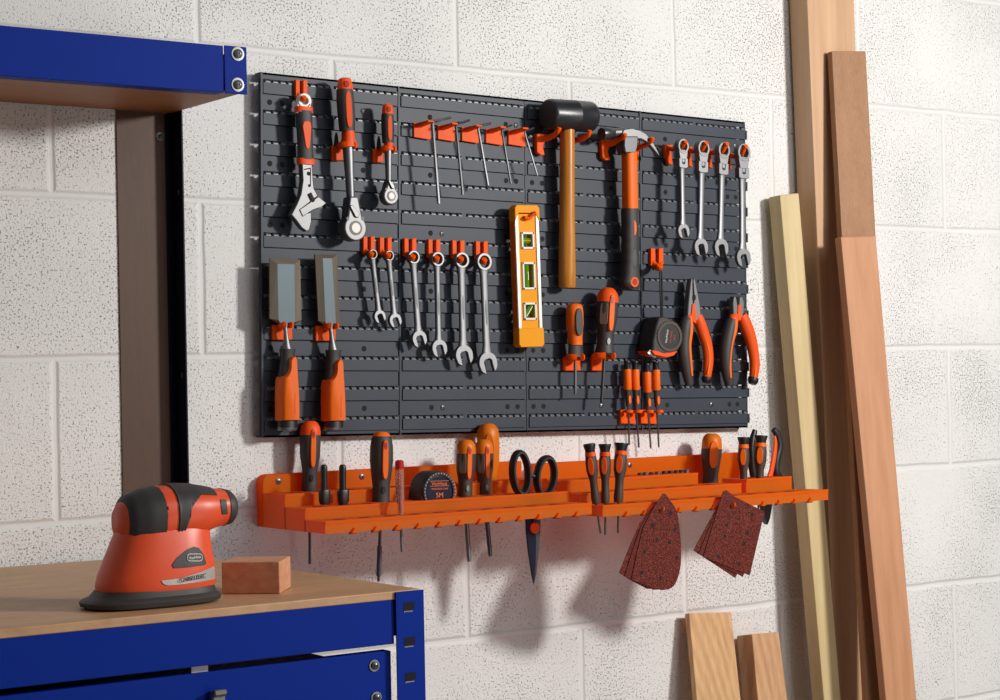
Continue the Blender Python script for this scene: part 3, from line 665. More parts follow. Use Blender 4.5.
# ------------------------------------------------------------------ chisels
def chisel(label, blade, facet, neck, hy, hx, d, cut):
    r = thing('wood_chisel', label, 'chisel', U(hx, hy[3], d), 'broad chisels hung blade up')
    mb = MB(); base = [U(x, y, d) for x, y in blade]; n = len(blade)
    top = [U(x, y, d+.0035) for x, y in facet]
    back = [v+Vector((0, .003, 0)) for v in base]
    vs = base+top+back; fs = [tuple(range(n, 2*n))]; mis = [0]
    for i in range(n): fs.append((i, (i+1) % n, n+(i+1) % n, n+i)); mis.append(1)
    for i in range(n): fs.append((i, 2*n+i, 2*n+(i+1) % n, (i+1) % n)); mis.append(1)
    fs.append(tuple(range(3*n-1, 2*n-1, -1))); mis.append(1)
    for q, k in zip(fs, mis): mb.add([vs[j] for j in q], [tuple(range(len(q)))], k)
    bm_ = mb; obj('blade', bm_, ['blade', 'bladebev'], r, smooth=False)
    f = F((neck[0], neck[1]), (hx, hy[0]), d); mb = MB(); f.loft(mb, [(0, 0, 3*f.m, 0, .0025), (f.L*.25, 0, 1.7*f.m, 0, .003), (f.L*.6, 0, 2.6*f.m, 0, .004), (f.L, 0, 4.6*f.m, 0, .0065)], 16); obj('neck', mb, 'steel', r)
    f = F((hx, hy[0]), (hx, hy[3]), d); m = f.m; T = f.ty
    def X(x): return (x-hx)*m
    k = (hy[1]-hy[0])
    mb = MB(); f.loft(mb, [(0, X(hx+.5), 7.2*m, 0, .010), (T(hy[0]+4), X(hx+.3), 6.6*m, 0, .0095), (T(hy[0]+9), X(hx+.2), 5.9*m, 0, .009), (T(hy[1]), X(hx-.5), 7.4*m, 0, .011), (T(hy[1]+10), X(hx), 8.9*m, 0, .0125), (T(hy[1]+25), 0, 9.2*m, 0, .013)], 22, 2.4)
    obj('rubber_bolster', mb, 'grip', r)
    # orange over-moulded scale with its stepped shoulder
    mb = MB(); y1 = hy[1]
    prof = [(hx+1.2, y1-20), (hx+5.5, y1-20.5), (hx+7.2, y1-17), (hx+7.8, y1-8), (hx+8.5, y1), (hx+10.2, y1+14), (hx+10.8, y1+28), (hx+11, hy[2]), (hx-11.3, hy[2]), (hx-11.6, y1+20), (hx-11, y1+4), (hx-10.2, y1+1), (hx-6.5, y1-1.5), (hx-3.3, y1-5.5), (hx-2.0, y1-10), (hx-1.8, y1-17)]
    N = len(prof); cx = [X(hx+(p[0]-hx)*.82) for p in prof]; ct = [T(p[1]) for p in prof]
    R = []
    for g, h in ((0, -.008), (0, .004), (.04, .009), (.14, .0135), (.3, .0165)):
        R.append([f.P(X(hx+1.5)*g+c*(1-g), t*(1-g*.10)+g*.10*T((y1+hy[2])/2), h) for c, t in zip(cx, ct)])
    mb.rings(R); obj('scale', mb, 'orange', r, ang=50)
    mb = MB(); f.oval(mb, X(hx+2.6), T(y1+27), .0006, T(y1+38)-T(y1+27), .014, .0169); obj('scale_groove', mb, 'redor', r, smooth=False)
    mb = MB(); f.loft(mb, [(T(hy[2]-.5), 0, 9.2*m, 0, .0130), (T(hy[3]-3), 0, 9.0*m, 0, .0135)], 24, 2.2); obj('butt_cap', mb, 'black', r)
    mb = MB(); f.loft(mb, [(T(hy[3]-3.4), 0, 9.1*m, 0, .0130), (T(hy[3]-1), 0, 8.9*m, 0, .0126), (T(hy[3]), 0, 7.8*m, 0, .012)], 24, 2.2); obj('strike_ring', mb, 'chrome', r)
CD = .043
chisel('widest wood chisel, leftmost on the panel, with broad blade upward and orange handle',
       [(270, 258.5), (300, 259.7), (301.5, 320), (293, 325.5), (286.5, 327.5), (284, 327.5), (279.5, 323.5), (270, 318.5)],
       [(277.5, 264), (294.3, 264.3), (295, 322), (290, 325), (286.3, 327), (284.4, 327), (281.5, 325), (278.6, 320)], (285.3, 326), (349, 376.5, 420.5, 430.5), 287, CD, 0)
chisel('narrower wood chisel with blade upward and orange handle, right of the widest chisel',
       [(315, 254.3), (337, 254.7), (340, 323), (336, 326), (331.5, 328), (329.5, 328), (326, 326), (318.5, 321)],
       [(322.8, 258.3), (332, 258.3), (335.8, 323), (334.4, 326), (331, 327.6), (329.8, 327.6), (327, 326.6), (325.6, 322)], (330.6, 327), (350, 379.5, 421, 430.5), 333, CD, 0)
saddle_hook('orange saddle hook holding the widest chisel', 272.5, 292.5, 324.5, 340, 286, .043, 11)
saddle_hook('orange saddle hook holding the narrower chisel', 316, 336, 325.5, 341, 331.2, .043, 11)

# ------------------------------------------------------------------ screwdrivers
def shaft_to(parent, a, b, rpx, mat, mb=None, name='shaft', n=12, tipw=None):
    A, B = a, b; m = MB(); dd = (B-A)
    m.tube([A, A+dd*.9, A+dd*.94, B], [rpx, rpx, rpx*(tipw or 1), rpx*(tipw or .85)], n); obj(name, m, mat, parent)
def screwdriver(label, top, bot, W, tip, d, style='stripe', group='screwdrivers', dome='redor', body='grip', stripe='orange', sw=2.2, smat='dsteel', tipd=None, prof=None, name='screwdriver', domef=.22, mid=None):
    f = F(top, bot, d); m = f.mr; R = W/2*m; L = f.L
    r = thing(name, label, 'screwdriver', U(*tip, tipd or d), group)
    prof = prof or [(0, .45), (.025, .70), (.08, .92), (.16, 1.0), (.3, 1.0), (.5, .96), (.6, .84), (.7, .74), (.85, .72), (.97, .78), (1, .74)]
    def at(x):
        for (a, p), (b, q) in zip(prof, prof[1:]):
            if a <= x <= b: return p+(q-p)*(x-a)/(b-a)
        return prof[-1][1]
    def cut(a, b, k=1.0): return [(x*L, 0, R*k*at(x), 0, R*k*at(x)*.95) for x in sorted({a, b} | {x for x, _ in prof if a < x < b})]
    mb = MB(); f.loft(mb, cut(0, domef), 22, 2.2); obj('dome_end', mb, dome, r)
    mb = MB(); f.loft(mb, cut(domef*.98, 1, 1.0), 22, 2.3); obj('grip', mb, body, r)
    if style == 'stripe':
        mb = MB(); f.rot(-11).oval(mb, 0, .38*L, R*.27, .27*L, R*.6, R*1.06, e=3); obj('grip_inlay', mb, stripe, r, .0008)
        mb = MB(); f.rot(-11).oval(mb, 0, .19*L, R*.15, .05*L, R*.8, R*1.09); obj('hanging_eye', mb, 'red', r)
        if domef > .2:
            mb = MB(); f.rot(-54).oval(mb, 0, .40*L, R*.38, .16*L, R*.6, R*1.0, e=5); obj('grip_label', mb, 'griplabel', r, .0005)
        mb = MB(); f.rot(-14).oval(mb, 0, .80*L, R*.16, .05*L, R*.4, R*.82); obj('selector_button', mb, 'steel' if domef > .2 else 'black', r)
    elif style == 'inset':
        mb = MB(); f.rot(-6).oval(mb, 0, .45*L, R*.5, .33*L, R*.5, R*1.06, e=2.6); obj('grip_inlay', mb, 'grip', r, .001)
    elif style == 'oval':
        mb = MB(); f.rot(-28).oval(mb, 0, .40*L, R*.42, .26*L, R*.5, R*1.05, e=2.4); obj('grip_inlay', mb, stripe, r, .0008)
    A = f.P(0, L*.98, 0); B = U(*tip, tipd or d)
    shaft_to(r, A, B, sw/2*m, smat)
    if mid:
        mb = MB(); mb.tube([A+(B-A)*mid[0], A+(B-A)*mid[1]], mid[2]/2*m, 10); obj('ferrule', mb, 'dsteel', r)
    return r
# two on the panel
f = F((575.5, 344), (575.8, 357), .046)
r = screwdriver('short screwdriver with bright orange handle and dark oval inlay, on the panel under the mallet', (574.4, 303.5), (575.3, 345), 16, (575.2, 394.5), .046, 'inset', 'screwdrivers on the panel', 'orange', 'orange', sw=3, smat='chrome',
                prof=[(0, .5), (.03, .75), (.09, .95), (.2, 1.0), (.5, 1.0), (.7, .88), (.85, .82), (1, .84)])
mb = MB(); f.loft(mb, [(0, 0, 6.4*f.m, 0, .0082), (f.L*.6, 0, 6.8*f.m, 0, .0085), (f.L, 0, 7*f.m, 0, .009)], 18); obj('ferrule', mb, 'grip', r)
screwdriver('large ratchet screwdriver with orange dome and charcoal grip, on the panel under the claw hammer', (608.2, 288), (604.5, 355), 20, (601.6, 403), .050, 'stripe', 'screwdrivers on the panel', sw=3.2,
            prof=[(0, .42), (.03, .68), (.09, .92), (.18, 1.0), (.36, 1.0), (.52, .92), (.68, .76), (.84, .74), (.93, .86), (.97, .9), (1, .78)])
saddle_hook('orange saddle hook holding the short orange screwdriver', 563.8, 581, 356.8, 370.8, 575.4, .046, 13)
saddle_hook('orange saddle hook holding the large ratchet screwdriver', 592, 602, 355.5, 370.8, 603.8, .050, 17)

def precision(label, x, y0, tip, d):
    f = F((x, y0), (x+1.2, y0+46), d); m = f.mr; T = lambda y: f.ty(y0+y)
    r = thing('precision_screwdriver', label, 'screwdriver', U(*tip, d-.004), 'precision screwdrivers on the panel')
    mb = MB(); f.loft(mb, [(0, 0, 2.9*m, 0, 2.9*m), (T(1.5), 0, 3.3*m, 0, 3.3*m), (T(3), 0, 2.7*m, 0, 2.7*m), (T(9), 0, 3.1*m, 0, 3.1*m)], 14); obj('swivel_cap', mb, 'black', r)
    mb = MB(); f.loft(mb, [(T(8.5), 0, 3.5*m, 0, 3.5*m), (T(10), 0, 3.8*m, 0, 3.8*m), (T(28), 0, 3.7*m, 0, 3.7*m), (T(29), 0, 3.3*m, 0, 3.3*m)], 16); obj('sleeve', mb, 'orange', r)
    mb = MB(); f.loft(mb, [(T(28.5), 0, 3.3*m, 0, 3.3*m), (T(33), 0, 2.6*m, 0, 2.6*m), (T(40), 0, 2.4*m, 0, 2.4*m), (T(46), 0, 2*m, 0, 2*m)], 14); obj('grip', mb, 'gripw', r)
    mb = MB(); f.oval(mb, .3*m, T(39), 1.6*m, T(43.5)-T(39), .5*m, 2.75*m); obj('grip_inlay', mb, 'orange', r, .0004)
    shaft_to(r, f.P(0, T(45), 0), U(*tip, d-.004), .85*m, 'dsteel')
for lab, x, y0, tip in (('slim precision screwdriver with orange sleeve, leftmost of the four on the panel', 627, 360.7, (629.2, 445)), ('second slim precision screwdriver from the left on the panel, orange sleeve', 635, 361, (638.8, 447.5)),
                        ('third slim precision screwdriver from the left on the panel, hanging slightly lower', 646.6, 363.5, (650.8, 448.5)), ('slim precision screwdriver with orange sleeve, rightmost of the four on the panel', 655.6, 361.3, (658.8, 447.3))):
    precision(lab, x, y0, tip, .043)
for lab, x0, x1 in (('twin-ring orange hook under the left pair of precision screwdrivers', 620.5, 636), ('twin-ring orange hook under the right pair of precision screwdrivers', 641, 657)):
    r = hook_root(lab, x0, 424)
    m = MB(); pxprism([(x0, 409.5), (x0+6, 410), (x0+7, 413), (x1-1, 413.5), (x1, 424), (x0, 423.6)], FD-.0005, FD+.005, 0, m); obj('plate', m, 'hook', r, .001)
    for q in ((x0+8.5), (x1+2.2)):
        c = U(q, 411.5, .043); m = MB(); m.tube([c+Vector((.0058*math.cos(a), .0058*math.sin(a), 0)) for a in [2*PI*i/14 for i in range(14)]], .0017, 8, closed=True, ref=Vector((0, 0, 1)), ell=(1, 1.6))
        m.tube([c+Vector((0, .0058, 0)), Vector((c.x, -FD, c.z))], .0018, 8, ref=Vector((0, 0, 1))); obj('ring_arm', m, 'hook', r)

# ------------------------------------------------------------------ tape measures
def polar(cx, cy, rx, ry, n=32): return [(cx+rx*math.cos(2*PI*i/n), cy+ry*math.sin(2*PI*i/n)) for i in range(n)]
TD = .064
r = thing('tape_measure', 'grey and black tape measure with orange base hanging on a wrist cord', 'tape measure', U(662, 357, TD))
body = [(659.3, 317), (664.5, 316.2), (672, 319), (678.5, 323.5), (681.5, 330), (682.5, 338.5), (681, 346), (678, 351.5), (674, 355.5), (655, 354.2), (652.5, 352), (653.5, 340), (656.5, 326)]
obj('case', pxprism(body, FD+.001, TD), 'grip', r, .004, seg=3)
obj('base_strip', pxprism([(651.8, 350.5), (656, 350.5), (664, 353.2), (671, 352.4), (677.8, 351), (674, 355.6), (667, 357.5), (654.5, 354.8)], FD+.002, TD+.001), 'redor', r, .001)
f = F((669.3, 336.5), (669.3, 350), TD)
m = MB(); f.annulus(m, 0, 0, 12.3*f.m, 9.9*f.m, -.002, .0018, 40, .95); 
for i in range(30):
    a = 2*PI*i/30; f.oval(m, 12.4*f.m*math.cos(a), 11.8*f.m*math.sin(a), .0010, .0010, -.001, .0016, 8)
obj('rim', m, 'gripw', r, .0004)
m = MB(); f.oval(m, 0, 0, 9.6*f.m, 9.4*f.m, -.001, .0009, 36); obj('badge', m, 'black', r)
for j, (dx, dy, s) in enumerate(((-3.0, 0, 'VonHaus'), (1.2, .4, '5M TAPE'), (4.6, 1, '16FT'))):
    text(r, s, .0062 if j == 0 else .0052, f.P(dx*f.m, dy*f.m, .0012), f.t*-1+f.b*.15, -f.b, 'white' if j == 0 else 'txtred')
m = MB(); m.tube([U(656, 356, TD-.004), U(650, 352.5, TD-.004), U(649, 354.5, TD-.004)], .0022, 6, ell=(2.2, .5)); obj('blade_hook', m, 'steel', r)
m = MB()
for dx in (-.9, 1.0): pxtube([(660.3+dx*.4, 264, .052), (660.8+dx, 275, .054), (661.4+dx, 300, .058), (661.6+dx*.6, 318, TD-.012)], .05, .75, 8, 0, m)
obj('wrist_cord', m, 'black', r)
fork_hook('two-pronged orange hook holding the cord of the hanging tape measure', 651, 663.5, 248, 271.5, .05)

# ------------------------------------------------------------------ pliers
def grip_tube(pts, w, d, mat, name, parent, ell=(1, .85)):
    P = smooth_path(pts, 4); n = len(P); rad = []
    for i in range(n):
        x = i/(n-1)*(len(w)-1); a = int(min(x, len(w)-2)); rad.append((w[a]+(w[a+1]-w[a])*(x-a))/2)
    return obj(name, pxtube(P, d, rad, 16, ell=ell), mat, parent)
PLD = .042
def pliers(label, jaws, dark, lpath, rpath, lw, rw, inner, tip, pivot, d, grp='pliers on the panel'):
    r = thing('pliers', label, 'pliers', U(*lpath[-1], d), grp)
    for j in jaws: obj('jaw', pxprism(j, d-.006, d+.006), 'chrome', r, .0018)
    m = MB()
    for q in dark: pxprism(q, d-.0055, d+.0068, 0, m)
    obj('jaw_gap', m, 'gap', r, smooth=False)
    obj('pivot_wedge', pxprism(pivot, d-.006, d+.008), 'redor', r, .001)
    h = grip_tube(lpath, lw, d, 'grip', 'handle', r)
    grip_tube(inner[0], inner[2], d+.0092, 'orange', 'inner_stripe', h, (1, .4))
    a, b = lpath[0], lpath[1]; grip_tube([(a[0]+2.2, a[1]-2.5), (a[0], a[1]+1), ((a[0]+b[0])/2-.3, (a[1]+b[1])/2)], [7, lw[0]*1.12, lw[0]*1.05], d+.001, 'redor', 'handle_shoulder', h)
    h = grip_tube(rpath, rw, d, 'redor', 'handle', r)
    grip_tube([(x-1, y) for x, y in inner[1]], inner[3], d+.0068, 'orange', 'inner_stripe', h, (1, .4))
    grip_tube(tip, [rw[-2]*1.04, rw[-2]*1.04, rw[-2]*.7], d, 'black', 'handle_tip', h)
    return r
pliers('long-nose pliers with bright jaws and orange handles, left pair on the panel',
       [[(691.3, 278.2), (693.0, 278.5), (693.2, 290), (693.3, 305), (694.5, 318), (690, 323), (687.5, 318), (688.3, 305), (689.8, 290)], [(693.4, 278.5), (695.3, 278.4), (697.5, 290), (700.2, 304), (701.4, 316), (697, 322), (694.3, 318), (694, 305), (693.5, 290)]],
       [polar(694.2, 297.5, 1.7, 3.2), [(692.7, 283), (693.9, 283), (694.6, 294), (693.2, 294)]],
       [(689.5, 317), (686.5, 323), (684.5, 334), (683.8, 350), (686, 366), (689.5, 385)], [(697.5, 315), (699.5, 322), (703.5, 334), (707, 346), (708.4, 360), (706.8, 378)],
       [9, 12, 13, 12.5, 12.5, 11, 8], [8, 10.5, 11, 10.5, 10, 9.5, 7.5],
       ([(691.5, 318), (691.5, 330), (690, 345), (691, 360), (692.3, 376)], [(701.5, 322), (705.5, 334), (709.5, 347), (711, 360), (709, 374)], [3, 4, 3, 2.6, 2], [2, 3, 3, 2.4, 2]),
       [(706.9, 377), (706.6, 380), (706.2, 383)], [(692.5, 304), (694.8, 303), (697, 316), (696.5, 324), (693.6, 322), (691.6, 314)], PLD)
pliers('side-cutting pliers with short jaws and orange handles, right pair at the panel edge',
       [[(734.3, 296), (736.6, 297), (738.0, 305), (738.6, 315), (736, 320), (733.4, 313), (733, 303)], [(739.8, 297), (742.5, 296), (744.4, 302), (744.3, 312), (742, 319.5), (739.2, 314), (739.2, 304)]],
       [[(737, 297), (739.4, 297), (739.0, 305), (737.9, 305)]],
       [(734, 317), (730.8, 325), (727.4, 340), (725.8, 355), (726.8, 370), (729.5, 385)], [(741.5, 315), (744.5, 322), (749, 334), (752.6, 348), (754.7, 364), (753.3, 380)],
       [9, 12, 12.8, 12.5, 12, 11, 8], [9, 11.5, 12, 11, 10, 9.5, 7.5],
       ([(736.5, 319), (735.5, 330), (732, 344), (730.4, 360), (731, 378)], [(746.5, 322), (751.5, 334), (755.3, 348), (757.4, 364), (755.8, 378)], [3.4, 4, 3, 2.6, 2], [2, 3, 3, 2.4, 2]),
       [(753.5, 378), (752.8, 381), (752, 384)], [(738.4, 305), (741, 304), (742, 316), (740.6, 321), (737.6, 319)], PLD)

# ------------------------------------------------------------------ orange stepped racks on the wall
Z = lambda q: 1.6+q
RX0, RX1, RX2, RX3 = .0823, .5480, .5690, 1.0480
ZT = (-.6205, -.647, -.6645, -.680, -.6965); DT = (.020, .0866, .144, .199)
def rack(k, x0, x1, label):
    dz = -.0055*k-.003
    r = thing('stepped_tool_rack', label, 'tool rack', (x0, 0, Z(ZT[4])), 'orange stepped racks')
    def bx_(m, xa, xb, d0, d1, za, zb, mi=0): m.box((xa, -d1, Z(za)+dz), (xb, -d0, Z(zb)+dz), mi)
    m = MB(); c = .012; xe = x1-.020 if k else x1
    prof = [(x0, ZT[4]), (x0, ZT[0]-c)] + [(x0+c-c*math.cos(a), ZT[0]-c+c*math.sin(a)) for a in [PI/2*i/5 for i in range(1, 6)]] + [(xe, ZT[0]-(.0)), (xe, ZT[4])]
    m.prism([Vector((x, -DT[0], Z(z)+dz)) for x, z in prof], [Vector((x, -.0005, Z(z)+dz)) for x, z in prof]); obj('back_plate', m, 'rack', r, .0012)
    segs = [[(x0, x1)], [(x0, x1)], [(x0, x1)]]
    if k: segs = [[(x0, .8600)], [(x0, .9040), (.9150, x1-.030)], [(x0, x1)]]
    for i in range(3):
        for j, (a, b) in enumerate(segs[i]):
            zt = ZT[i+1]+(.006 if (k and i == 1 and j == 1) else 0)
            m = MB(); zr = (ZT[4] if i == 2 else ZT[i+2]-.004)
            v3 = lambda x, d, z: Vector((x, -d, Z(z)+dz))
            m.add([v3(a, DT[i]-.002, zt), v3(b, DT[i]-.002, zt), v3(b, DT[i+1], zt), v3(a, DT[i+1], zt)], [(0, 1, 2, 3)]); m.add([v3(a, DT[i+1], zt), v3(b, DT[i+1], zt), v3(b, DT[i+1], zr), v3(a, DT[i+1], zr)], [(0, 1, 2, 3)])
            for q in (a, b): m.add([v3(q, DT[i]-.002, zt), v3(q, DT[i+1], zt), v3(q, DT[i+1], ZT[4]), v3(q, DT[i]-.002, ZT[4])], [(0, 1, 2, 3)])
            bx_(m, a, b, DT[i+1]-.0008, DT[i+1]+.0010, zt-.0026, zt+.0012)
            q = a+.03; dm = (DT[i]+DT[i+1])/2
            while q < b-.03:
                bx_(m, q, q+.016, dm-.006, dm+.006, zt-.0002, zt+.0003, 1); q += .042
            if i == 2:
                q = a+.045
                while q < b-.01:
                    m.prism([Vector((x, -DT[3]-.0045, Z(z)+dz)) for x, z in ((q-.005, ZT[4]-.0012), (q, ZT[4]+.0055), (q+.005, ZT[4]-.0012))], [Vector((x, -DT[3]+.001, Z(z)+dz)) for x, z in ((q-.006, ZT[4]-.002), (q, ZT[4]+.0065), (q+.006, ZT[4]-.002))], 0)
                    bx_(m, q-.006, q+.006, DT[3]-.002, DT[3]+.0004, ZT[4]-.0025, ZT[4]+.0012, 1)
                    q += .0355
            obj('tray_step', m, ['rack', 'rackdark'], r, smooth=False)
    for sx in ((x0+.026, x0+.168, x0+.345, x0+.445) if not k else (x0+.14, x0+.20, x1-.035)):
        c0 = Vector((sx, -DT[0], Z(-.631)+dz)); m = MB()
        R = []
        for (rr, h) in ((.0046, 0), (.0046, .0008), (.003, .0016), (.001, .0017)):
            R.append([c0+Vector((rr*math.cos(2*PI*j/14), -h, rr*math.sin(2*PI*j/14))) for j in range(14)])
        m.rings(R); m.box((c0.x-.0022, c0.y-.002, c0.z-.0005), (c0.x+.0022, c0.y-.001, c0.z+.0005), 1); m.box((c0.x-.0005, c0.y-.002, c0.z-.0022), (c0.x+.0005, c0.y-.001, c0.z+.0022), 1)
        obj('screw', m, ['screw', 'gap'], r)
rack(0, RX0, RX1, 'bright orange stepped tool rack on the white wall, holding the scissors and round tape measure')
rack(1, RX2, RX3, 'bright orange stepped tool rack with sandpaper sheets hooked on its front edge')

# tools standing in the racks: depth follows the step they stand in
D1, D2, D3 = .055, .115, .170
RG = 'screwdrivers standing in the orange racks'
screwdriver('tall screwdriver with orange dome and charcoal grip, leftmost in the orange rack', (310.4, 421), (309.6, 492), 21, (309.8, 564), .035, 'stripe', RG, sw=3, smat='dsteel', domef=.2)
screwdriver('dark screwdriver with orange stripe and small orange tip, left of the voltage tester', (381.7, 432), (381, 504), 23, (378.5, 581.5), .095, 'stripe', RG, dome='orange', sw=3.2, domef=.06, mid=(.55, .93, 5),
            prof=[(0, .45), (.03, .68), (.08, .84), (.2, .98), (.4, 1.0), (.6, .86), (.75, .74), (.9, .74), (1, .78)])
screwdriver('ratchet screwdriver with orange dome in front, left of the pair beside the round tape measure', (466.3, 439.5), (465, 500), 18.5, (469.3, 561.5), .100, 'stripe', RG, dome='amber', body='gripw', sw=4.6, smat='steel', domef=.24)
screwdriver('ratchet screwdriver with orange dome, right of the pair beside the round tape measure', (483.8, 439.3), (484.6, 499), 17.5, (490.4, 556), .085, 'stripe', RG, dome='amber', body='gripw', sw=4.4, smat='dsteel', domef=.24)
screwdriver('amber-handled screwdriver standing behind the pair of ratchet screwdrivers', (487.6, 423.7), (490, 490), 21.5, (491, 520), .035, 'oval', RG, dome='amber', body='amber', stripe='amber', sw=3,
            prof=[(0, .45), (.03, .7), (.09, .93), (.2, 1.0), (.4, .97), (.6, .9), (.8, .62), (1, .58)], domef=.3)
screwdriver('amber and brown screwdriver standing alone near the right end of the racks', (712.2, 433.5), (710.3, 486), 18, (711, 505), .050, 'oval', RG, dome='amber', body='gripw', stripe='orange', sw=3,
            prof=[(0, .45), (.03, .7), (.1, .93), (.22, 1.0), (.4, 1.0), (.6, .85), (.78, .74), (.92, .76), (1, .8)], domef=.3)
def capdriver(label, top, bot, W, tip, d, tipd=None, stripe='redor'):
    f = F(top, bot, d); m = f.mr; R = W/2*m; L = f.L
    r = thing('precision_screwdriver', label, 'screwdriver', U(*tip, tipd or d), 'black-capped screwdrivers in the racks')
    mb = MB(); f.loft(mb, [(0, 0, R*.98, 0, R*.98), (.002, 0, R*1.02, 0, R*1.02), (L*.10, 0, R*.82, 0, R*.82), (L*.14, 0, R*.8, 0, R*.8)], 18); obj('swivel_cap', mb, 'black', r)
    mb = MB(); f.loft(mb, [(L*.135, 0, R*.8, 0, R*.8), (L*.3, 0, R*.98, 0, R*.95), (L*.45, 0, R*.95, 0, R*.95), (L*.62, 0, R*.62, 0, R*.62), (L*.76, 0, R*.62, 0, R*.62), (L*.9, 0, R*.72, 0, R*.72), (L, 0, R*.62, 0, R*.62)], 20); obj('grip', mb, 'gripw', r)
    mb = MB(); f.loft(mb, [(L*.132, 0, R*.84, 0, R*.84), (L*.20, 0, R*.92, 0, R*.9)], 20); obj('collar', mb, stripe, r)
    mb = MB(); f.rot(-48).oval(mb, 0, L*.36, R*.46, L*.15, R*.5, R*1.0, e=2.3); obj('grip_inlay', mb, stripe, r, .0006)
    shaft_to(r, f.P(0, L*.98, 0), U(*tip, tipd or d), .9*m, 'dsteel')
capdriver('black-capped precision screwdriver leaning, left of the three in front of the gap between racks', (589.2, 444), (596, 503.5), 11.5, (600.5, 533.5), .178)
capdriver('black-capped precision screwdriver standing upright, middle of the three in front of the gap between racks', (604.8, 444), (605.4, 503.5), 11.5, (605.2, 535), .176)
capdriver('black-capped precision screwdriver, right of the three, leaning over from the orange rack', (621.4, 442.8), (618.2, 502.5), 12.8, (618, 533), .174)
capdriver('black-capped screwdriver, left of the two before the pliers at the right end of the racks', (743.5, 437), (743.8, 492), 10.5, (744, 500), .120, stripe='orange')
capdriver('black-capped screwdriver standing in front of the upturned pliers at the right end', (761, 435.3), (759.2, 491.5), 11.5, (758.3, 509.5), .125, stripe='orange')

for lab, x in (('short black round-topped driver, left of the two near the left end of the rack', 323.9), ('short black round-topped driver, right of the two near the left end of the rack', 342.6)):
    f = F((x, 464.5), (x+.2, 504), .108); m = f.mr; T = f.ty
    r = thing('nut_driver', lab, 'driver', f.P(0, f.L, 0), 'short black drivers in the rack')
    mb = MB(); f.loft(mb, [(0, 0, 2*m, 0, 2*m), (T(465.5), 0, 3.2*m, 0, 3.2*m), (T(468), 0, 3.8*m, 0, 3.8*m), (T(472), 0, 3.6*m, 0, 3.6*m), (T(491), 0, 3.5*m, 0, 3.5*m)], 16); obj('rod', mb, 'black', r)
    mb = MB(); f.loft(mb, [(T(490), .6*m, 5.6*m, 0, 4.2*m), (T(492), .6*m, 6*m, 0, 4.6*m), (T(501), .6*m, 5.8*m, 0, 4.6*m), (T(504.5), .3*m, 4*m, 0, 4*m)], 18, 3); obj('collar', mb, 'black', r)

# voltage tester
f = F((399.4, 460), (400.4, 516), .165)
r = thing('voltage_tester', 'clear voltage tester screwdriver with red cap, left of the round tape measure', 'voltage tester', U(402, 552, .165))
m = MB(); k = f.mr; T = f.ty
f.loft(m, [(0, 0, 2.5*k, 0, 2.5*k), (T(461.5), 0, 4.4*k, 0, 4.4*k), (T(468), 0, 4.5*k, 0, 4.5*k), (T(469.5), 0, 4*k, 0, 4*k)], 16); obj('cap', m, 'red', r)
m = MB(); f.loft(m, [(T(468), 0, 4.3*k, 0, 4.3*k), (T(500), 0, 4.3*k, 0, 4.3*k), (T(504), 0, 3*k, 0, 3*k), (T(515), 0, 3.4*k, 0, 3.4*k)], 16); obj('barrel', m, 'clear', r)
m = MB(); m.tube([f.P(1.8*k*math.cos(i*.9), T(472)+(T(498)-T(472))*i/60, 1.8*k*math.sin(i*.9)) for i in range(61)], .45*k, 6); obj('spring', m, 'chrome', r)
m = MB(); m.tube([f.P(0, T(498), 0), f.P(0, T(513), 0)], 1.5*k, 10); obj('resistor', m, 'red', r)
shaft_to(r, f.P(0, T(514), 0), U(402, 552, .165), 1.4*k, 'chrome')

# round tape measure in the rack
TD2 = .128
r = thing('tape_measure', 'round black tape measure with orange 5M lettering standing in the rack', 'tape measure', U(437, 502, TD2))
body = [(420, 505)]+[(438.5+16*math.cos(a), 491.5+20.5*math.sin(a)) for a in [math.radians(180+18+ (144)*i/16) for i in range(17)]]+[(456, 490), (456.5, 505)]
obj('case', pxprism(body, TD2-.038, TD2), 'grip', r, .004, seg=3)
f = F((439, 491.5), (439, 505), TD2); k = f.m
m = MB(); f.annulus(m, 0, 0, 16.2*k, 13.2*k, -.003, .0022, 44, 1.02)
obj('rim', m, 'black', r, .0006)
m = MB()
for i in range(34):
    a = 2*PI*i/34; f.oval(m, 15*k*math.cos(a), 15.2*k*math.sin(a), .0011, .0011, .001, .0029, 8)
obj('rim_stud', m, 'steel', r)['kind'] = 'stuff'
m = MB(); f.oval(m, 0, 0, 12.6*k, 12.6*k, -.001, .0012, 40); obj('badge', m, 'navyblade', r)
m = MB(); pts = [(438.5+a_, 0) for a_ in ()]
P = [U(439+16.4*math.cos(a), 491.5+17.5*math.sin(a)*1.05, TD2+.0005) for a in [math.radians(-48+ 68*i/12) for i in range(13)]]
m.tube(P, [.0006]+[.0016]*11+[.0006], 8); obj('edge_strip', m, 'orange', r)
xx = f.b; zz = -f.t
text(r, 'VonHaus', .0075, f.P(-.3*k, -6.6*k, .0016), xx, zz, 'txtor')
text(r, 'MEASURING TAPE', .0036, f.P(0, -2.2*k, .0016), xx, zz, 'txtor')
text(r, '5M', .0105, f.P(0, 3.2*k, .0016), xx, zz, 'txtor')
m = MB(); 
for q in (2.0, -2.2): m.tube([f.P(-9.5*k, -6.6*k+q*k, .0014), f.P(9.2*k, -6.6*k+q*k, .0014)], .0004, 6)
obj('logo_line', m, 'txtor', r)

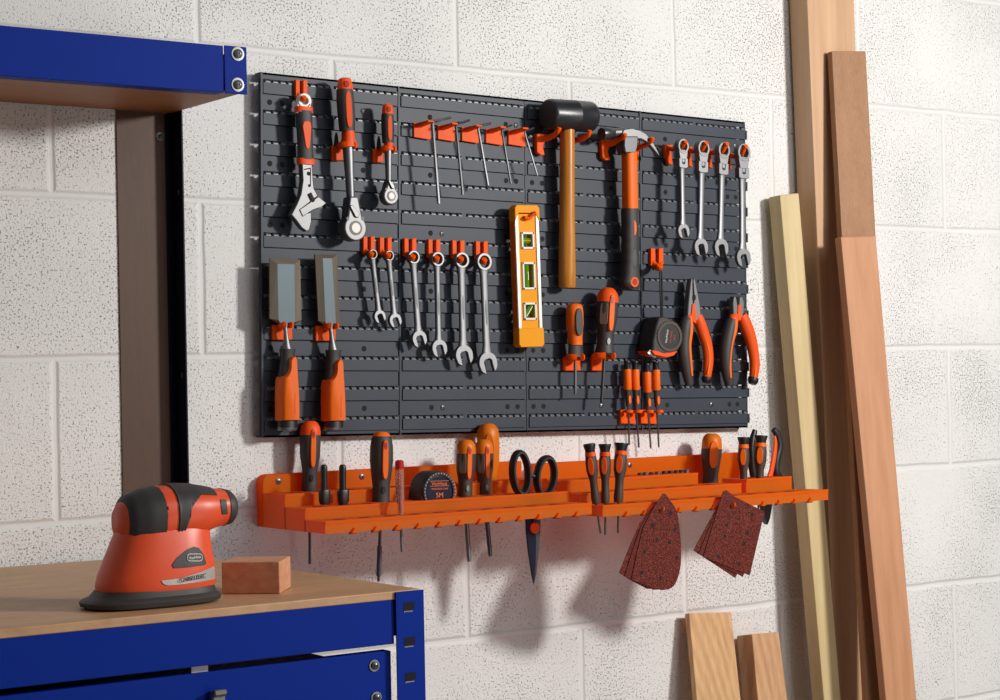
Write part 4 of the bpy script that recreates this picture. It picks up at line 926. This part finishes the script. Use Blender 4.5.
# scissors
SD = .135
r = thing('scissors', 'black-handled scissors standing blades down in the orange rack', 'scissors', U(534.3, 584, SD))
def loop(cx, cy, rx, ry, tilt, rp, nm):
    pts = []
    for i in range(26):
        a = 2*PI*i/26; x, y = rx*math.cos(a), ry*math.sin(a); pts.append(U(cx+x*math.cos(tilt)-y*math.sin(tilt), cy+x*math.sin(tilt)+y*math.cos(tilt), SD))
    mp = (U(cx+1, cy, SD)-U(cx, cy, SD)).length
    m = MB(); m.tube(pts, rp*mp, 10, closed=True, ell=(1, 1.7)); return obj(nm, m, 'black', r)
loop(520.3, 473, 7.8, 20.5, -.06, 2.5, 'finger_loop'); loop(545.4, 476.2, 8.6, 18.4, .10, 2.5, 'finger_loop')
obj('shank', pxtube(smooth_path([(526, 489), (530, 497), (533, 510), (534, 524)]), SD, [2.6]*13, 12), 'black', r)
obj('shank', pxtube(smooth_path([(540.5, 491), (537, 500), (535, 512), (534, 524)]), SD-.003, [2.6]*13, 12), 'black', r)
obj('stop_lug', pxtube([(527, 474.5), (534, 476.5), (538, 475.5)], SD, 1.9, 8), 'black', r)
obj('blade', pxprism([(526, 515), (535, 515), (536.5, 540), (535.8, 565), (534.4, 584), (532, 575), (528.5, 550), (526.5, 530)], SD-.002, SD+.0012), 'navyblade', r, .0006)
obj('blade', pxprism([(531, 515), (541, 515), (540.5, 532), (539, 552), (536.5, 574), (534.4, 583.5), (533.5, 565)], SD-.0055, SD-.0025), 'dsteel', r, .0006)
f = F((533.7, 528), (533.7, 540), SD); m = MB(); f.oval(m, 0, 0, 4.6*f.m, 4.4*f.m, 0, .004); obj('pivot', m, 'redor', r, .0008)

# sockets lying in the back tray
SN = [(640, 476.2, 2.3, 'dsteel'), (645.6, 475.6, 2.6, 'chrome'), (651.5, 475.6, 2.3, 'dsteel'), (657.8, 474.9, 2.7, 'chrome'), (664.5, 474.4, 2.6, 'dsteel'), (670.5, 474, 2.6, 'dsteel'), (676.5, 473.6, 2.5, 'dsteel'), (681.5, 473.3, 2.4, 'dsteel'), (686.6, 472.9, 2.5, 'chrome')]
for i, (x, y, w, mt) in enumerate(SN):
    f = F((x, y-3.5), (x, y+5), .045); m = MB()
    f.loft(m, [(0, 0, w*.86*f.mr, 0, w*.86*f.mr), (.0006, 0, w*f.mr, 0, w*f.mr), (f.L*.5, 0, w*f.mr, 0, w*f.mr), (f.L, 0, w*.8*f.mr, 0, w*.8*f.mr)], 16); f.oval(m, 0, 0, 0.0001, .0001, 0, .0001)
    tag(obj('drive_socket', m, mt), 'small '+('bright' if mt == 'chrome' else 'dark')+' drive socket, '+['first', 'second', 'third', 'fourth', 'fifth', 'sixth', 'seventh', 'eighth', 'last'][i]+' from the left in the back row of the right rack', 'socket', 'drive sockets in the back row of the rack')

# pliers upside down in the rack
D4 = .095
r = thing('pliers', 'pliers standing handles up at the right end of the orange rack', 'pliers', U(766, 524, D4))
h = grip_tube([(758, 497), (755, 482), (751.8, 462), (751.6, 445), (755, 430)], [9, 8, 7.5, 7.5, 7, 6.2, 4.5], D4, 'black', 'handle', r)
grip_tube([(760, 490), (757, 470), (756, 450), (758.4, 436)], [3, 5, 5, 4, 2.5], D4+.004, 'redor', 'inner_stripe', h, (1, .6))
h = grip_tube([(780.5, 479), (776, 472), (776.3, 460), (779.3, 447), (778, 436), (773.6, 429.5)], [7, 8.5, 8, 8, 7.8, 7, 5], D4, 'black', 'handle', r)
grip_tube([(768, 482), (771.5, 470), (774, 456), (775.5, 444), (774.6, 436)], [6, 5, 5, 4, 2.5], D4+.003, 'redor', 'inner_stripe', h, (1, .6))
grip_tube([(758, 489), (763, 489.5), (768, 486), (772, 480)], [8, 9, 9, 7], D4, 'redor', 'joint', r)
obj('jaw', pxprism([(762, 486), (772, 486), (772.5, 506), (770.5, 518), (768, 525), (766, 522), (763.5, 510)], D4-.005, D4+.005), 'dsteel', r, .0012)

# ------------------------------------------------------------------ sandpaper sheets on the front hooks
GD = .2085
def sheet(name, label, cat, pts, holes, d, grp, back=False, pv=None, rot=0):
    if rot:
        c, s = math.cos(rot), math.sin(rot)
        T_ = lambda q: (pv[0]+(q[0]-pv[0])*c-(q[1]-pv[1])*s, pv[1]+(q[0]-pv[0])*s+(q[1]-pv[1])*c)
    else: T_ = lambda q: q
    m = pxprism([T_(q) for q in pts], d-.0009, d)
    for (x, y) in holes:
        x, y = T_((x, y)); c = U(x, y, d+.0002); disc(m, c, .0031, 14, Vector((0, -1, 0)), Vector((1, 0, 0)), 1)
    tag(obj(name, m, ['sand', 'gap'], smooth=False), label, cat, grp)
delta = smooth_path([(663, 493.5), (668.3, 498.5), (676.5, 510.5), (680.2, 533), (681, 562), (677.5, 579), (671.5, 588), (661.5, 590.3)], 3)+[(645, 585), (631.5, 579.5)]+[(637, 553), (643.3, 527), (653, 509)]
dh = [(652.7, 525.5), (675.3, 529), (657, 540), (669.2, 542.5), (644.5, 552), (677, 557.5), (641.5, 572.8), (660.5, 578.2), (671, 513)]
sheet('delta_sanding_sheet', 'front pointed red-brown sanding sheet with punched holes, topmost of its stack', 'sandpaper', delta, dh, GD+.003, 'pointed sanding sheets')
sheet('delta_sanding_sheet', 'middle pointed sanding sheet showing as a strip behind the front pointed sheet', 'sandpaper', delta, [], GD+.0015, 'pointed sanding sheets', pv=(663, 506), rot=math.radians(5.5))
sheet('delta_sanding_sheet', 'rearmost pointed sanding sheet, fanned out furthest left of its stack', 'sandpaper', delta, [], GD, 'pointed sanding sheets', pv=(663, 506), rot=math.radians(10))
quad = [(723.3, 491), (764.7, 511.7), (749.8, 575.4), (703.3, 556.8)]
qh = [(727, 525), (747.5, 532.5), (724.8, 536.5), (744.2, 543.5), (718.5, 556.5), (738.8, 564), (752, 514.5)]
sheet('square_sanding_sheet', 'front square red-brown sanding sheet with punched holes, topmost of its stack', 'sandpaper', quad, qh, GD+.003, 'square sanding sheets')
sheet('square_sanding_sheet', 'middle square sanding sheet showing as a strip behind the front square sheet', 'sandpaper', quad, [], GD+.0015, 'square sanding sheets', pv=(730, 505), rot=math.radians(5.5))
sheet('square_sanding_sheet', 'rearmost square sanding sheet, fanned out furthest left of its stack', 'sandpaper', quad, [], GD, 'square sanding sheets', pv=(730, 505), rot=math.radians(11.5))
for lab, x, y in (('small orange hook tip poking through the pointed sanding sheets', 661, 510.8), ('small orange hook tip poking through the square sanding sheets', 732, 506.5)):
    a = U(x, y, GD+.004); m = MB(); m.tube([a+Vector((0, .014, -.002)), a+Vector((0, -.001, -.001)), a+Vector((.001, -.005, .002)), a+Vector((.001, -.006, .006))], [.002, .002, .0018, .0013], 10, ref=Vector((1, 0, 0)))
    tag(obj('peg_hook', m, 'hook'), lab, 'hook', 'peg hooks for the sanding sheets')

# ------------------------------------------------------------------ leaning timbers on the right
def plank(name, label, mat, tops, bots, dtop, dbot, thick, z0=0.0, grp='timber leaning on the wall', bev=.002):
    # front face between two px points at the top and two lower px points at known depths, carried on down to the floor
    (a, b), (c, d) = tops, bots
    A, B, C, D_ = U(*a, dtop), U(*b, dtop), U(*c, dbot), U(*d, dbot)
    C = A+(C-A)*((A.z-z0)/(A.z-C.z)); D_ = B+(D_-B)*((B.z-z0)/(B.z-D_.z))
    n = (B-A).cross(C-A).normalized()
    if n.y > 0: n = -n
    m = MB(); m.hexa([A, C, D_, B, A-n*thick, C-n*thick, D_-n*thick, B-n*thick])
    lift = -min(v.z for v in m.v)+z0
    for v in m.v: v.z += max(0, lift) if v.z < z0+.2 else 0
    return tag(obj(name, m, mat, None, bev, smooth=False), label, 'timber', grp)
plank('timber_stud', 'tall wide planed stud against the wall, tallest of the leaning timbers', 'stud', ((806, -30), (853, -30)), ((822, 350), (867, 350)), .0490, .0560, .046)
plank('timber_batten', 'pale greenish square batten leaning on the wall right of the tool panel', 'treated', ((780, 195), (799, 193)), ((824, 700), (841, 700)), .040, .086, .030)
plank('timber_board', 'thin brown board leaning in front of the tall stud, its top edge showing', 'mdf', ((832, 51), (866, 51)), ((842, 236), (876, 236)), .068, .092, .013)
plank('timber_board', 'pinkish board leaning in front of the thin brown board, lower than it', 'pinkboard', ((841, 237), (876, 236)), ((852, 350), (886, 350)), .118, .136, .016)
plank('timber_offcut', 'wide grainy pine offcut leaning on the wall, left of the two short boards', 'pine', ((689, 613), (731.5, 612)), ((697, 700), (741, 700)), .026, .055, .012)
plank('timber_offcut', 'narrower, lower pine offcut leaning on the wall, right of the short pair', 'pine2', ((752, 634), (779, 632)), ((758, 700), (787.5, 700)), .050, .070, .040)

# ------------------------------------------------------------------ workbench with upper shelf
XE = -.0425; BZ = 1.6-.729; XL = -1.06
r = thing('workbench', 'blue steel workbench with wooden top in the lower left, with upper shelf on rear posts', 'workbench', (-.55, -.32, 0))
DF = .640
def bb(m, x0, x1, d0, d1, z0, z1, mi=0): m.box((x0, -d1, z0), (x1, -d0, z1), mi)
m = MB(); bb(m, XL+.003, XE-.003, .012, DF-.003, BZ-.0095, BZ); obj('worktop', m, 'bench', r, .001)
m = MB(); bb(m, XL+.038, XE-.0385, DF-.006, DF-.004, BZ-.0600, BZ-.0096); bb(m, XL+.038, XE-.0385, DF-.035, DF-.006, BZ-.0600, BZ-.0580); obj('front_beam', m, 'blue', r, .0006)
for x in (XE, XL):
    m = MB(); s = -1 if x == XE else 1; bb(m, min(x, x+s*.002), max(x, x+s*.002), .035, DF-.04, BZ-.0600, BZ-.0105); obj('side_beam', m, 'blue', r)
def post(x, s, d, zt, front, nm):
    m = MB(); bb(m, min(x, x+s*.0375), max(x, x+s*.0375), d-.002, d, 0, zt) if front else bb(m, min(x, x+s*.012), max(x, x+s*.012), .001, .003, 0, zt)
    bb(m, min(x, x+s*.002), max(x, x+s*.002), (d-.0375 if front else .001), (d-.002 if front else .036), 0, zt-(.010 if front else 0))
    if front:
        z = zt-.0165
        while z > .1:
            cx = x+s*.020
            bb(m, cx-.0075, cx+.0045, d-.0005, d+.0003, z-.006, z+.004, 1); bb(m, cx-.0075, cx+.0045, d, d+.0006, z-.0072, z-.006, 2)
            bb(m, cx+.0045, cx+.0075, d-.0005, d+.0003, z-.004, z+.004, 1); z -= .0402
    else:
        z = zt-.12
        while z > .1: bb(m, x+s*.0021-.0002, x+s*.0021+.0002, .020, .026, z-.004, z+.004, 2); z -= .26
    return obj(nm, m, ['blue' if front else 'navy', 'navy', 'screw'], r)
post(XE, -1, DF, BZ-.001, True, 'front_post'); post(XL, 1, DF, BZ-.001, True, 'front_post')
post(XE, -1, .035, 1.6-.0965, False, 'rear_post'); post(XL, 1, .035, 1.6-.0965, False, 'rear_post')
# upper shelf
zs0, zs1 = 1.6-.1045, 1.6-.0425
m = MB(); bb(m, XL, XE-.0335, .2285, .2300, zs0, zs1); bb(m, XL, XE-.0335, .2000, .2285, zs1-.002, zs1); bb(m, XL, XE-.0335, .2050, .2285, zs0, zs0+.002); obj('shelf_beam', m, 'blue', r, .0006)
m = MB(); bb(m, XE-.0330, XE, .2300, .2320, zs0-.001, zs1+.0005); bb(m, XE-.002, XE, .005, .2300, zs0+.003, zs1+.0005); obj('shelf_end_bracket', m, 'blue', r, .0008)
m = MB(); bb(m, XL+.002, XE-.0025, .003, .2265, zs0+.0025, zs0+.014); obj('shelf_board', m, 'shelfw', r)
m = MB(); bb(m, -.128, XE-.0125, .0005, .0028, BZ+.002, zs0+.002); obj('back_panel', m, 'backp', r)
def bolt(parent, c, n, rr=.0062, dark=True):
    m = MB(); sx = n.orthogonal().normalized(); sy = n.cross(sx)
    def cir(R, h, k=18): return [c+sx*(R*math.cos(2*PI*j/k))+sy*(R*math.sin(2*PI*j/k))+n*h for j in range(k)]
    m.rings([cir(rr*1.5, 0), cir(rr*1.5, .0012), cir(rr*1.02, .0013), cir(rr, .003), cir(rr*.6, .0046), cir(rr*.1, .005)])
    for a in (sx, sy):
        b = n.cross(a); q = [a*i*rr*.55+b*j*rr*.14 for i, j in ((-1, -1), (-1, 1), (1, 1), (1, -1))]
        m.hexa([c+v+n*.0052 for v in q]+[c+v+n*.003 for v in q], 1)
    return obj('bolt', m, ['screw', 'black'], parent)
NY = Vector((0, -1, 0))
for y in (54, 84.8): bolt(r, U(237.5, y, .232), NY)
for (x, y) in ((160, 136.5), (164.5, 110)): bolt(r, U(x, y, .0028), NY, .004)
# drawer unit hung under the beam
t = BZ-.0682
dr = thing('tool_cabinet', 'blue steel drawer cabinet under the bench top with latch', 'cabinet', (-.5, -.6, .1), None)
m = MB(); bb(m, XL+.05, XE-.105, .08, DF-.014, .16, t-.004); obj('carcass', m, 'navy', dr)
m = MB(); bb(m, XL+.04, XE-.0400, DF-.012, DF-.0095, .16, t); bb(m, XL+.04, XE-.0400, DF-.026, DF-.012, t-.002, t); fp = obj('door', m, 'blue', dr, .0006)
for (x, y) in ((374, 665.5), (376, 697.5)): bolt(fp, U(x, y, DF-.0095), NY, .0045)
m = MB(); c = U(215.0, 701, DF-.0095); m.box((c.x-.008, c.y-.010, c.z-.03), (c.x+.008, c.y, c.z+.012)); m.tube([c+Vector((-.008, -.011, .010)), c+Vector((.008, -.011, .010))], .004, 10); obj('latch', m, 'chrome', fp, .002)
a, b = U(191.5, 671, DF-.016), U(208, 663.5, DF-.016); m = MB(); m.box((a.x, a.y, t), (b.x, a.y+.001, BZ-.0606)); obj('paper_label', m, 'white', dr)

# ------------------------------------------------------------------ wood block on the bench
Q = UZ(280, 594, BZ); fz = U(280.5, 561.5, -Q.y).z
Lf = UZ(222, 594.3, BZ); E1 = UZ(291, 587.3, BZ)
p = [Q, Lf, Lf+(E1-Q), E1]; hv = Vector((0, 0, fz-BZ))
m = MB(); m.prism([v+hv for v in p], [v+Vector((0, 0, .0003)) for v in p])
tag(obj('wood_block', m, 'blockw', None, .0012, smooth=False), 'rectangular block of reddish softwood lying on the bench behind the sander', 'wood block')

# ------------------------------------------------------------------ palm sander
fb = UZ(190, 606, BZ); SDp = -fb.y + -.040         # depth of the sander's centre plane
SDc = -fb.y - .045
r = thing('palm_sander', 'orange and black electric palm sander standing on the wooden bench top', 'sander', U(150, 600, SDc))
def Sx(px): return U(px, 560, SDc).x
S0, S1 = U(180, 606, SDc).z, U(180, 484, SDc).z
def Sz(py, px=180): return BZ+.0004+(U(180, py, SDc).z-S0)*(S1-BZ)/(S1-S0)
mpx = (U(181, 560, SDc)-U(180, 560, SDc)).length; mpz = abs(U(180, 561, SDc).z-U(180, 560, SDc).z)
def hring(py, xl, xr, ry, e=2.6, n=36, dy=0):
    cx = (Sx(xl)+Sx(xr))/2; rx = (Sx(xr)-Sx(xl))/2; z = Sz(py); q = []
    for j in range(n):
        a = 2*PI*j/n; c, s = math.cos(a), math.sin(a); q.append(Vector((cx+rx*math.copysign(abs(c)**(2/e), c), -SDc+dy+ry*math.copysign(abs(s)**(2/e), s), z)))
    return q
def vring(px, yt, yb, ry, e=2.3, n=36, tilt=0):
    zt, zb = Sz(yt, px), Sz(yb, px); cz = (zt+zb)/2; rz = (zt-zb)/2; x = Sx(px); q = []
    for j in range(n):
        a = 2*PI*j/n; c, s = math.cos(a), math.sin(a); q.append(Vector((x+tilt*c*rz, -SDc+ry*math.copysign(abs(s)**(2/e), s), cz+rz*math.copysign(abs(c)**(2/e), c))))
    return q
zb_ = BZ
pad = [hring(600, 84, 219, .046, 2.8)]
m = MB(); R = [hring(y, xl, xr, ry, 2.8) for y, xl, xr, ry in ((606, 90, 208, .043), (604, 84, 213.5, .047), (599.5, 83, 215, .048), (597, 86, 213, .046), (595, 92, 210, .043), (591, 96, 209, .042), (588.5, 98, 208, .041))]
m.rings(R); obj('sanding_pad', m, 'grip', r)
m = MB(); m.rings([hring(y, xl, xr, ry, 2.5) for y, xl, xr, ry in ((590.5, 99, 209.5, .041), (585, 98, 211, .043), (575, 100, 210.5, .043), (565, 104, 209.5, .042), (555, 108, 208, .040), (545, 112, 207, .038), (537, 115, 206.5, .036), (530, 118, 206.8, .034), (522, 122, 206, .031), (512, 128, 200, .026), (504, 135, 190, .018))])
obj('housing', m, 'sandor', r, ang=60)
m = MB(); BR_ = [(118, 505, 535, .016), (126, 494, 545, .027), (140, 488, 546, .034), (158, 485, 545, .037), (175, 484.5, 542, .037), (190, 485.5, 540, .0365), (200, 487.5, 537, .0345), (208, 489.5, 533.5, .031), (216, 491, 531, .028), (222, 491.5, 530, .0275)]
m.rings([vring(*q) for q in BR_]); obj('barrel', m, 'sandor', r, ang=60)
m = MB(); m.rings([vring(*q) for q in ((221, 491, 530.5, .0285), (226.5, 492.5, 529.5, .0275), (229.5, 496, 526, .024), (230.2, 499, 523, .02))]); obj('dust_port_cap', m, 'grip', r)
# rubber grip over the top of the barrel: the upper part of the same sections, a little proud
def arc(px, yt, yb, ry, a0, n=15, k=1.035):
    zt, zb = Sz(yt, px), Sz(yb, px); cz = (zt+zb)/2; rz = (zt-zb)/2*k; x = Sx(px); out, inn = [], []
    for j in range(n):
        a = -a0+2*a0*j/(n-1); c, s = math.cos(a), math.sin(a); e = 2.3
        out.append(Vector((x, -SDc-ry*k*math.copysign(abs(s)**(2/e), s), cz+rz*math.copysign(abs(c)**(2/e), c)))); inn.append(Vector((x, -SDc-ry*.93*math.copysign(abs(s)**(2/e), s), cz+rz*.93*math.copysign(abs(c)**(2/e), c))))
    return out+inn[::-1]
G = []
def br_at(px):
    for a, b in zip(BR_, BR_[1:]):
        if a[0] <= px <= b[0]:
            t = (px-a[0])/(b[0]-a[0]); return [a[i]+(b[i]-a[i])*t for i in range(4)]
for i in range(26):
    px = 166+42*i/25; q = br_at(px); a0 = math.radians(138 if px < 170 else 138-(px-170)*7.2 if px < 178 else max(52, 80-(px-178)*2.2))
    G.append(arc(*q, a0, k=1.05+.012*math.sin(px*1.9) if px < 192 else 1.045))
m = MB(); m.rings(G); obj('rubber_grip', m, 'grip', r, ang=50)
G = []
for i in range(9):
    px = 122+32*i/8; G.append(arc(*br_at(px), math.radians(150), k=1.045))
m = MB(); m.rings(G); obj('rubber_grip', m, 'grip', r, ang=50)
# flush details projected on the near side of the housing
from mathutils.bvhtree import BVHTree
dg = bpy.context.evaluated_depsgraph_get(); bpy.context.view_layer.update()
def patch(name, px, mat, parent, names, lift=.0010, step=3.0):
    from mathutils.geometry import delaunay_2d_cdt
    bvhs = []
    for o in parent.children:
        if o.name.split('.')[0] in names:
            mw = Matrix.Translation(off_of(o)); bvhs.append(BVHTree.FromPolygons([mw @ v.co for v in o.data.vertices], [tuple(p.vertices) for p in o.data.polygons]))
    xs = [p[0] for p in px]; ys = [p[1] for p in px]
    def inside(x, y):
        c = False
        for (x1, y1), (x2, y2) in zip(px, px[1:]+px[:1]):
            if (y1 > y) != (y2 > y) and x < (x2-x1)*(y-y1)/(y2-y1)+x1: c = not c
        return c
    pts = []; 
    for (x1, y1), (x2, y2) in zip(px, px[1:]+px[:1]):
        k = max(1, int(math.hypot(x2-x1, y2-y1)/step))
        for i in range(k): pts.append((x1+(x2-x1)*i/k, y1+(y2-y1)*i/k))
    nb = len(pts); x = min(xs)
    while x < max(xs):
        y = min(ys)
        while y < max(ys):
            if inside(x, y) and min(math.hypot(x-a, y-b) for a, b in pts[:nb]) > step*.5: pts.append((x, y))
            y += step
        x += step
    vs, _, fs = delaunay_2d_cdt([Vector(p) for p in pts], [], [list(range(nb))], 1, 1e-5)[:3]
    out = []
    for v in vs:
        d = ray(v.x, v.y).normalized(); best = None
        for b in bvhs:
            h = b.ray_cast(CAM, d)
            if h[0] is not None and (best is None or h[3] < best[1]): best = (h[0], h[3])
        out.append(best[0]-d*lift if best else U(v.x, v.y, SDc+.04))
    m = MB(); m.add(out, [tuple(f_) for f_ in fs]); return obj(name, m, mat, parent)
HB = ('housing', 'barrel')
patch('badge', [(172.5, 564.5), (178, 557), (188, 549), (194, 546.5), (199, 548), (203.5, 554), (206.5, 563), (205, 565), (190, 567), (174, 568)], 'grip', r, HB, .0012)
patch('silver_band', [(161.5, 580.5), (180, 578.5), (200, 572.5), (212, 567), (214.5, 565), (215.3, 579), (200, 582), (180, 584.5), (168, 585.5), (163.5, 584)], 'silverband', r, HB, .0012)
patch('switch_slot', [(220.5, 499), (226.5, 499.5), (228, 514), (222.5, 514.5)], 'grip', r, HB, .0014, 2)
patch('vent_slot', [(167, 506.5), (168.6, 506.5), (168.8, 510), (167.2, 510)], 'gap', r, HB, .0014, 2); patch('vent_slot', [(166.6, 513), (168.2, 513), (168.4, 516.5), (166.8, 516.5)], 'gap', r, HB, .0014, 2)
def on_body(px, py, lift=.002):
    d = ray(px, py).normalized(); best = None
    for o in r.children:
        if o.type == 'MESH' and o.name.split('.')[0] in HB:
            mw = Matrix.Translation(off_of(o)); h = BVHTree.FromPolygons([mw @ v.co for v in o.data.vertices], [tuple(p.vertices) for p in o.data.polygons]).ray_cast(CAM, d)
            if h[0] is not None and (best is None or h[3] < best[1]): best = (h[0], h[3])
    return best[0]-d*lift
c = on_body(195.0, 557.5); e = on_body(200, 556.7); g = on_body(195, 553)
text(r, 'VonHaus', .0046, c, e-c, g-c, 'white')
q = [on_body(x, y, .0018) for x, y in rounded(187.5, 554, 202, 561, 2.4, 4)]; m = MB(); m.tube(q, .0005, 6, closed=True); obj('logo_outline', m, 'white', r)
c = on_body(192.5, 578.3); e = on_body(198, 577.2); g = on_body(192.5, 574)
text(r, '/CABSELELEC', .0066, c, e-c, g-c, 'txtdk', sx=.92, shear=.25)

# ------------------------------------------------------------------ light
def area(name, loc, target, size, power, col=(1, 1, 1)):
    l = bpy.data.lights.new(name, 'AREA'); l.shape = 'DISK'; l.size = size; l.energy = power; l.color = col
    o = bpy.data.objects.new(name, l); COL.objects.link(o); o.location = loc
    o.rotation_euler = (Vector(target)-Vector(loc)).to_track_quat('-Z', 'Y').to_euler(); return o
area('key_light', (1.75, -2.30, 1.90), (.55, 0, 1.25), .30, 59, (1, .97, .93))
area('fill_light', (1.2, -3.9, 3.2), (.4, 0, 1.2), 2.0, 24, (.96, .98, 1))
area('low_fill_light', (.9, -2.6, .35), (.55, 0, 1.0), 1.1, 7, (1, .87, .81))  # unseen warm lamp, added to brighten the wall under the racks
w = bpy.data.worlds.new('workshop_light'); SC.world = w; w.use_nodes = True
w.node_tree.nodes['Background'].inputs[0].default_value = (.92, .95, 1, 1); w.node_tree.nodes['Background'].inputs[1].default_value = .12
